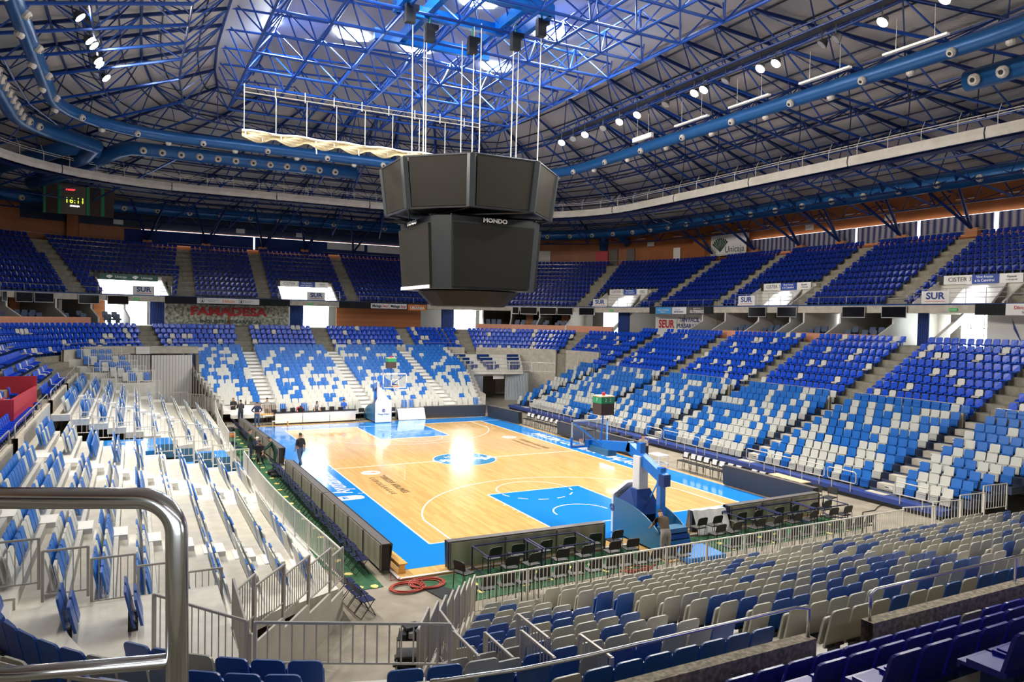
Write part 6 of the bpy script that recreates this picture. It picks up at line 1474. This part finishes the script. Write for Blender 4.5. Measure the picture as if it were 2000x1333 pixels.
# ------------------------------------------------------------------ people
def person(label, x, y, rz, top, bot, skin='skin', arms='down', lean=0, crouch=0, walk=0, z=0, h=1.76, hair='hair', sleeve=False):
    J = {}; k = h/1.76
    hipz = .93*(1-.42*crouch); J['pel'] = Vector((0, -.12*crouch, hipz))
    def up(dist, sx_=0, f=0):
        a = R(lean); return J['pel']+Vector((sx_, math.sin(a)*dist+math.cos(a)*f, math.cos(a)*dist-math.sin(a)*f))
    J['sp'] = up(.22); J['ch'] = up(.44); J['nk'] = up(.56); J['hd'] = up(.64, 0, .01); J['ht'] = up(.77, 0, .03)
    R_ = {'pel': (.175, .13), 'sp': (.165, .12), 'ch': (.20, .135), 'nk': (.07, .07), 'hd': (.095, .105), 'ht': (.09, .105)}
    E_ = [('pel', 'sp', 't'), ('sp', 'ch', 't'), ('ch', 'nk', 't'), ('nk', 'hd', 's'), ('hd', 'ht', 's')]
    for s_, n in ((-1, 'l'), (1, 'r')):
        J['hp'+n] = J['pel']+Vector((s_*.10, 0, -.06)); wf = walk*s_
        J['kn'+n] = J['pel']+Vector((s_*.11, .05+.34*crouch+.16*wf, -.46*(1-.55*crouch)-.02)); 
        J['an'+n] = Vector((s_*.12, .0+.1*crouch+.2*wf-(.14*walk if wf < 0 else 0), .09+(.05 if walk and wf < 0 else 0))); J['to'+n] = J['an'+n]+Vector((s_*.03, .17, -.055))
        R_['hp'+n] = (.115, .12); R_['kn'+n] = (.078, .082); R_['an'+n] = (.055, .058); R_['to'+n] = (.055, .036)
        E_ += [('pel', 'hp'+n, 'b'), ('hp'+n, 'kn'+n, 'b'), ('kn'+n, 'an'+n, 'b'), ('an'+n, 'to'+n, 'f')]
        sh = up(.47, s_*.19); J['sh'+n] = sh; R_['sh'+n] = (.078, .078)
        if arms == 'down': el = sh+Vector((s_*.035, -.02-.05*wf, -.28)); wr = el+Vector((-s_*.01, .06-.05*wf, -.24))
        elif arms == 'hips': el = sh+Vector((s_*.17, -.07, -.24)); wr = J['pel']+Vector((s_*.19, .05, .1))
        elif arms == 'front': el = sh+Vector((s_*.05, .08, -.25)); wr = el+Vector((-s_*.09, .2, .04))
        else: el = sh+Vector((s_*.04, .18, -.2)); wr = el+Vector((-s_*.02, .2, -.16))
        J['el'+n] = el; J['wr'+n] = wr; R_['el'+n] = (.055, .055); R_['wr'+n] = (.038, .034)
        hd_ = (wr-el).normalized(); J['ha'+n] = wr+hd_*.08; R_['ha'+n] = (.034, .02)
        E_ += [('ch', 'sh'+n, 't'), ('sh'+n, 'el'+n, 't'), ('el'+n, 'wr'+n, 't' if sleeve else 's'), ('wr'+n, 'ha'+n, 's')]
    keys = list(J); me = bpy.data.meshes.new('person'); me.from_pydata([J[q]*k for q in keys], [(keys.index(a), keys.index(b)) for a, b, c in E_], [])
    o = bpy.data.objects.new('person', me); COL.objects.link(o)
    o.modifiers.new('skin', 'SKIN'); sub = o.modifiers.new('sub', 'SUBSURF'); sub.levels = sub.render_levels = 1
    sk = me.skin_vertices[0].data
    for i_, q in enumerate(keys): sk[i_].radius = (R_[q][0]*k, R_[q][1]*k)
    sk[0].use_root = True
    dg = bpy.context.evaluated_depsgraph_get(); nm_ = bpy.data.meshes.new_from_object(o.evaluated_get(dg)); o.modifiers.clear(); o.data = nm_
    mb = MB()
    for n, s_ in (('l', -1), ('r', 1)):     # fingers and thumb
        w0 = J['ha'+n]*k; dr = (J['ha'+n]-J['wr'+n]).normalized(); side = dr.cross(Vector((0, 0, 1))); side = side.normalized() if side.length > .1 else Vector((0, 1, 0)); cur = dr.cross(side).normalized()
        for f_, (off, L_) in enumerate(((-.026, .06), (-.009, .072), (.009, .068), (.026, .052))):
            a = w0+side*off; b = a+dr*L_*.55; c = b+(dr*.7-cur*.5)*L_*.5; mb.path([a, b, c], [.0095, .009, .007], 5)
        a = w0-dr*.04+side*.03*s_; mb.path([a, a+side*.035*s_+dr*.02, a+side*.04*s_+dr*.05], [.011, .010, .008], 5)
    hc = (J['hd']*.4+J['ht']*.6)*k; fw = (up(.7, 0, .2)-up(.7)).normalized(); ud = (J['ht']-J['hd']).normalized()
    mb.tube(hc+fw*.07-ud*.01, hc+fw*.115-ud*.03, .016, 6, 0, .012)
    fv = [tuple(v) for v in mb.v]; 
    mats = [M[skin], top, bot, M['black'], M[hair]]; seg = [(J[a]*k, J[b]*k, {'s': 0, 't': 1, 'b': 2, 'f': 3}[c]) for a, b, c in E_]
    def near(p):
        best = (9, 0)
        for a, b, c in seg:
            d_ = b-a; t_ = max(0, min(1, (p-a).dot(d_)/d_.length_squared)); q = (p-(a+d_*t_)).length
            if q < best[0]: best = (q, c)
        return best[1]
    V = [v.co.copy() for v in nm_.vertices]; F = [tuple(p.vertices) for p in nm_.polygons]; MI = []
    for p in nm_.polygons:
        c = p.center.copy(); MI.append(near(c))
    o2 = len(V); V += [Vector(v) for v in fv]; F += [tuple(i_+o2 for i_ in f) for f in mb.f]; MI += [0]*len(mb.f)
    me2 = bpy.data.meshes.new('person_body'); me2.from_pydata([tuple(v) for v in V], [], F)
    for m_ in mats: me2.materials.append(m_)
    me2.polygons.foreach_set('material_index', MI); me2.polygons.foreach_set('use_smooth', [True]*len(F)); me2.update(); o.data = me2
    o.location = (x, y, z); o.rotation_euler.z = rz; tag(o, label, 'person')
    hm = MB(); 
    rows = []
    right = fw.cross(ud).normalized()
    for i_ in range(6):
        ph = R(90-18*i_); rows.append([tuple(hc+ud*(.01+.128*math.sin(ph))-fw*.012+(right*math.cos(2*PI*j/12)*.092+fw*math.sin(2*PI*j/12)*.105)*math.cos(ph)*(1.0)) for j in range(12)])
    # trim the front fringe
    fr = []
    for i_ in range(5):
        for j in range(12):
            jj = (j+1) % 12
            if i_ >= 3 and math.sin(2*PI*(j+.5)/12) > .25: continue
            fr.append((i_*12+j, i_*12+jj, (i_+1)*12+jj, (i_+1)*12+j))
    hm.add([p for r_ in rows for p in r_], fr)
    for s_ in (-1, 1): hm.box(tuple(hc+fw*.093+right*.032*s_+ud*.004), (.018, .012, .01), 0)
    hm.build('hair', M[hair], o, smooth=True)
    for s_ in (-1, 1): pass
    return o
cl = lambda n, c: mat(n, c, .85)
BLK, GRN, JEAN, NAVY, WHT, GRY, MAG, BLU, BRN, DGR = cl('cloth_black', (.02, .02, .022)), cl('cloth_dark_green', (.015, .045, .035)), cl('cloth_denim', (.05, .09, .16)), cl('cloth_navy', (.02, .03, .07)), cl('cloth_white', (.8, .8, .78)), cl('cloth_grey', (.33, .3, .28)), cl('cloth_magenta', (.3, .03, .07)), cl('cloth_blue', (.02, .12, .6)), cl('cloth_brown', (.10, .07, .045)), cl('cloth_dark_jeans', (.025, .04, .07))
person('man in black T-shirt walking away along the left sideline', -8.95, 1.5, R(20), BLK, JEAN, walk=1)
person('bald man in black T-shirt with hands before him, far left corner', -10.2, 20.1, R(200), BLK, BLK, arms='front', hair='skin')
person('person in dark T-shirt and jeans with back to camera, far left', -9.9, 18.3, R(10), cl('cloth_charcoal', (.04, .04, .05)), DGR, arms='front')
person('person in white shirt and brown trousers behind the two dark figures', -8.95, 22.3, R(150), WHT, BRN)
person('man in navy jumper and jeans, hands on hips by the baseline', -9.0, 16.6, R(185), NAVY, JEAN, arms='hips', sleeve=True)
person('person in grey shirt standing behind the wooden table', -7.9, 19.2, R(160), GRY, BRN)
person('person in magenta top bent low over the officials table', -5.8, 17.95, R(180), MAG, BLK, arms='reach', lean=65)
person('man in white shirt leaning with both hands on the officials table', -4.55, 17.95, R(180), WHT, BLK, arms='reach', lean=38)
person('boy in blue basketball kit behind the right end of the officials table', -2.35, 18.1, R(180), BLU, WHT, arms='front', h=1.6)
person('man in dark green shirt holding a white paper beside the tripod', -11.2, 3.9, R(-80), GRN, DGR, arms='front', sleeve=True)
person('person in brown top crouching behind the tripod camera', -10.75, 3.0, R(160), BRN, BLK, arms='reach', crouch=.9, lean=30, sleeve=True)
person('man in dark green shirt leaning towards the tripod camera', -10.25, 1.3, R(80), GRN, GRN, arms='reach', lean=28, sleeve=True)
person('person in brown top and pale trousers bending behind the near basket', -.75, -18.75, R(-10), BRN, GRY, arms='reach', lean=40)
person('dark-haired person in pale grey top beside the small white table', 8.6, -5.3, R(150), GRY, BLK, arms='front')
tag(MB().box((-10.82, 3.97, 1.2), (.26, .02, .2), R(-70), rx=R(-35)).build('paper_sheet', M['white']), 'white paper held by the man in dark green', 'paper')

# ------------------------------------------------------------------ foreground hand rail
def at(x, y, t): return CAM+(_d*FPX+RT*(x-1000)-UP*(y-666.5))*(t/FPX)
t = thing('chrome_rail', 'big polished chrome hand rail close in front of the camera', 'railing', at(345, 1500, 1.76)); o_ = Vector(t.location)
base = at(345, 1130, 1.76); top_z = at(200, 974, 1.75)
A_ = at(-260, 973, 1.70); B2 = at(345, 974, 1.76); Dn = at(347, 1650, 1.76)
v1 = (A_-B2).normalized(); v2 = (Dn-B2).normalized(); rc_ = .085
arcp_ = []
cen = B2+v1*rc_+v2*rc_
for i in range(11):
    a = PI/2*i/10; arcp_.append(cen-v2*rc_*math.cos(a)-v1*rc_*math.sin(a))
MB().path([p-o_ for p in [A_]+arcp_+[Dn]], .0255, 24).build('bent_tube', M['chrome'], t, smooth=True)
MB().path([p-o_ for p in (at(-260, 1328, 1.72), at(40, 1316, 1.745), at(345, 1290, 1.76))], .0175, 20).build('lower_tube', M['chrome'], t, smooth=True)
scene.view_settings.view_transform = 'Standard'; scene.view_settings.look = 'None'; scene.view_settings.gamma = 1; scene.view_settings.use_curve_mapping = False
scene.view_settings.exposure = .42
w = bpy.data.worlds.new('world'); scene.world = w; w.use_nodes = True; w.node_tree.nodes['Background'].inputs[0].default_value = (.6, .75, 1, 1); w.node_tree.nodes['Background'].inputs[1].default_value = .3
scene.cycles.use_adaptive_sampling = True; scene.cycles.adaptive_threshold = .03; scene.cycles.max_bounces = 5; scene.cycles.diffuse_bounces = 3; scene.cycles.glossy_bounces = 3; scene.cycles.transparent_max_bounces = 8; scene.cycles.sample_clamp_indirect = 6; scene.cycles.caustics_reflective = False; scene.cycles.caustics_refractive = False

# text curves -> meshes
dg = bpy.context.evaluated_depsgraph_get()
for o in [q for q in COL.objects if q.type == 'FONT']:
    me = bpy.data.meshes.new_from_object(o.evaluated_get(dg)); n = bpy.data.objects.new('tmp', me); COL.objects.link(n)
    n.parent = o.parent; n.matrix_basis = o.matrix_basis.copy(); nm = o.name
    for k_ in o.keys(): n[k_] = o[k_]
    bpy.data.objects.remove(o); n.name = nm
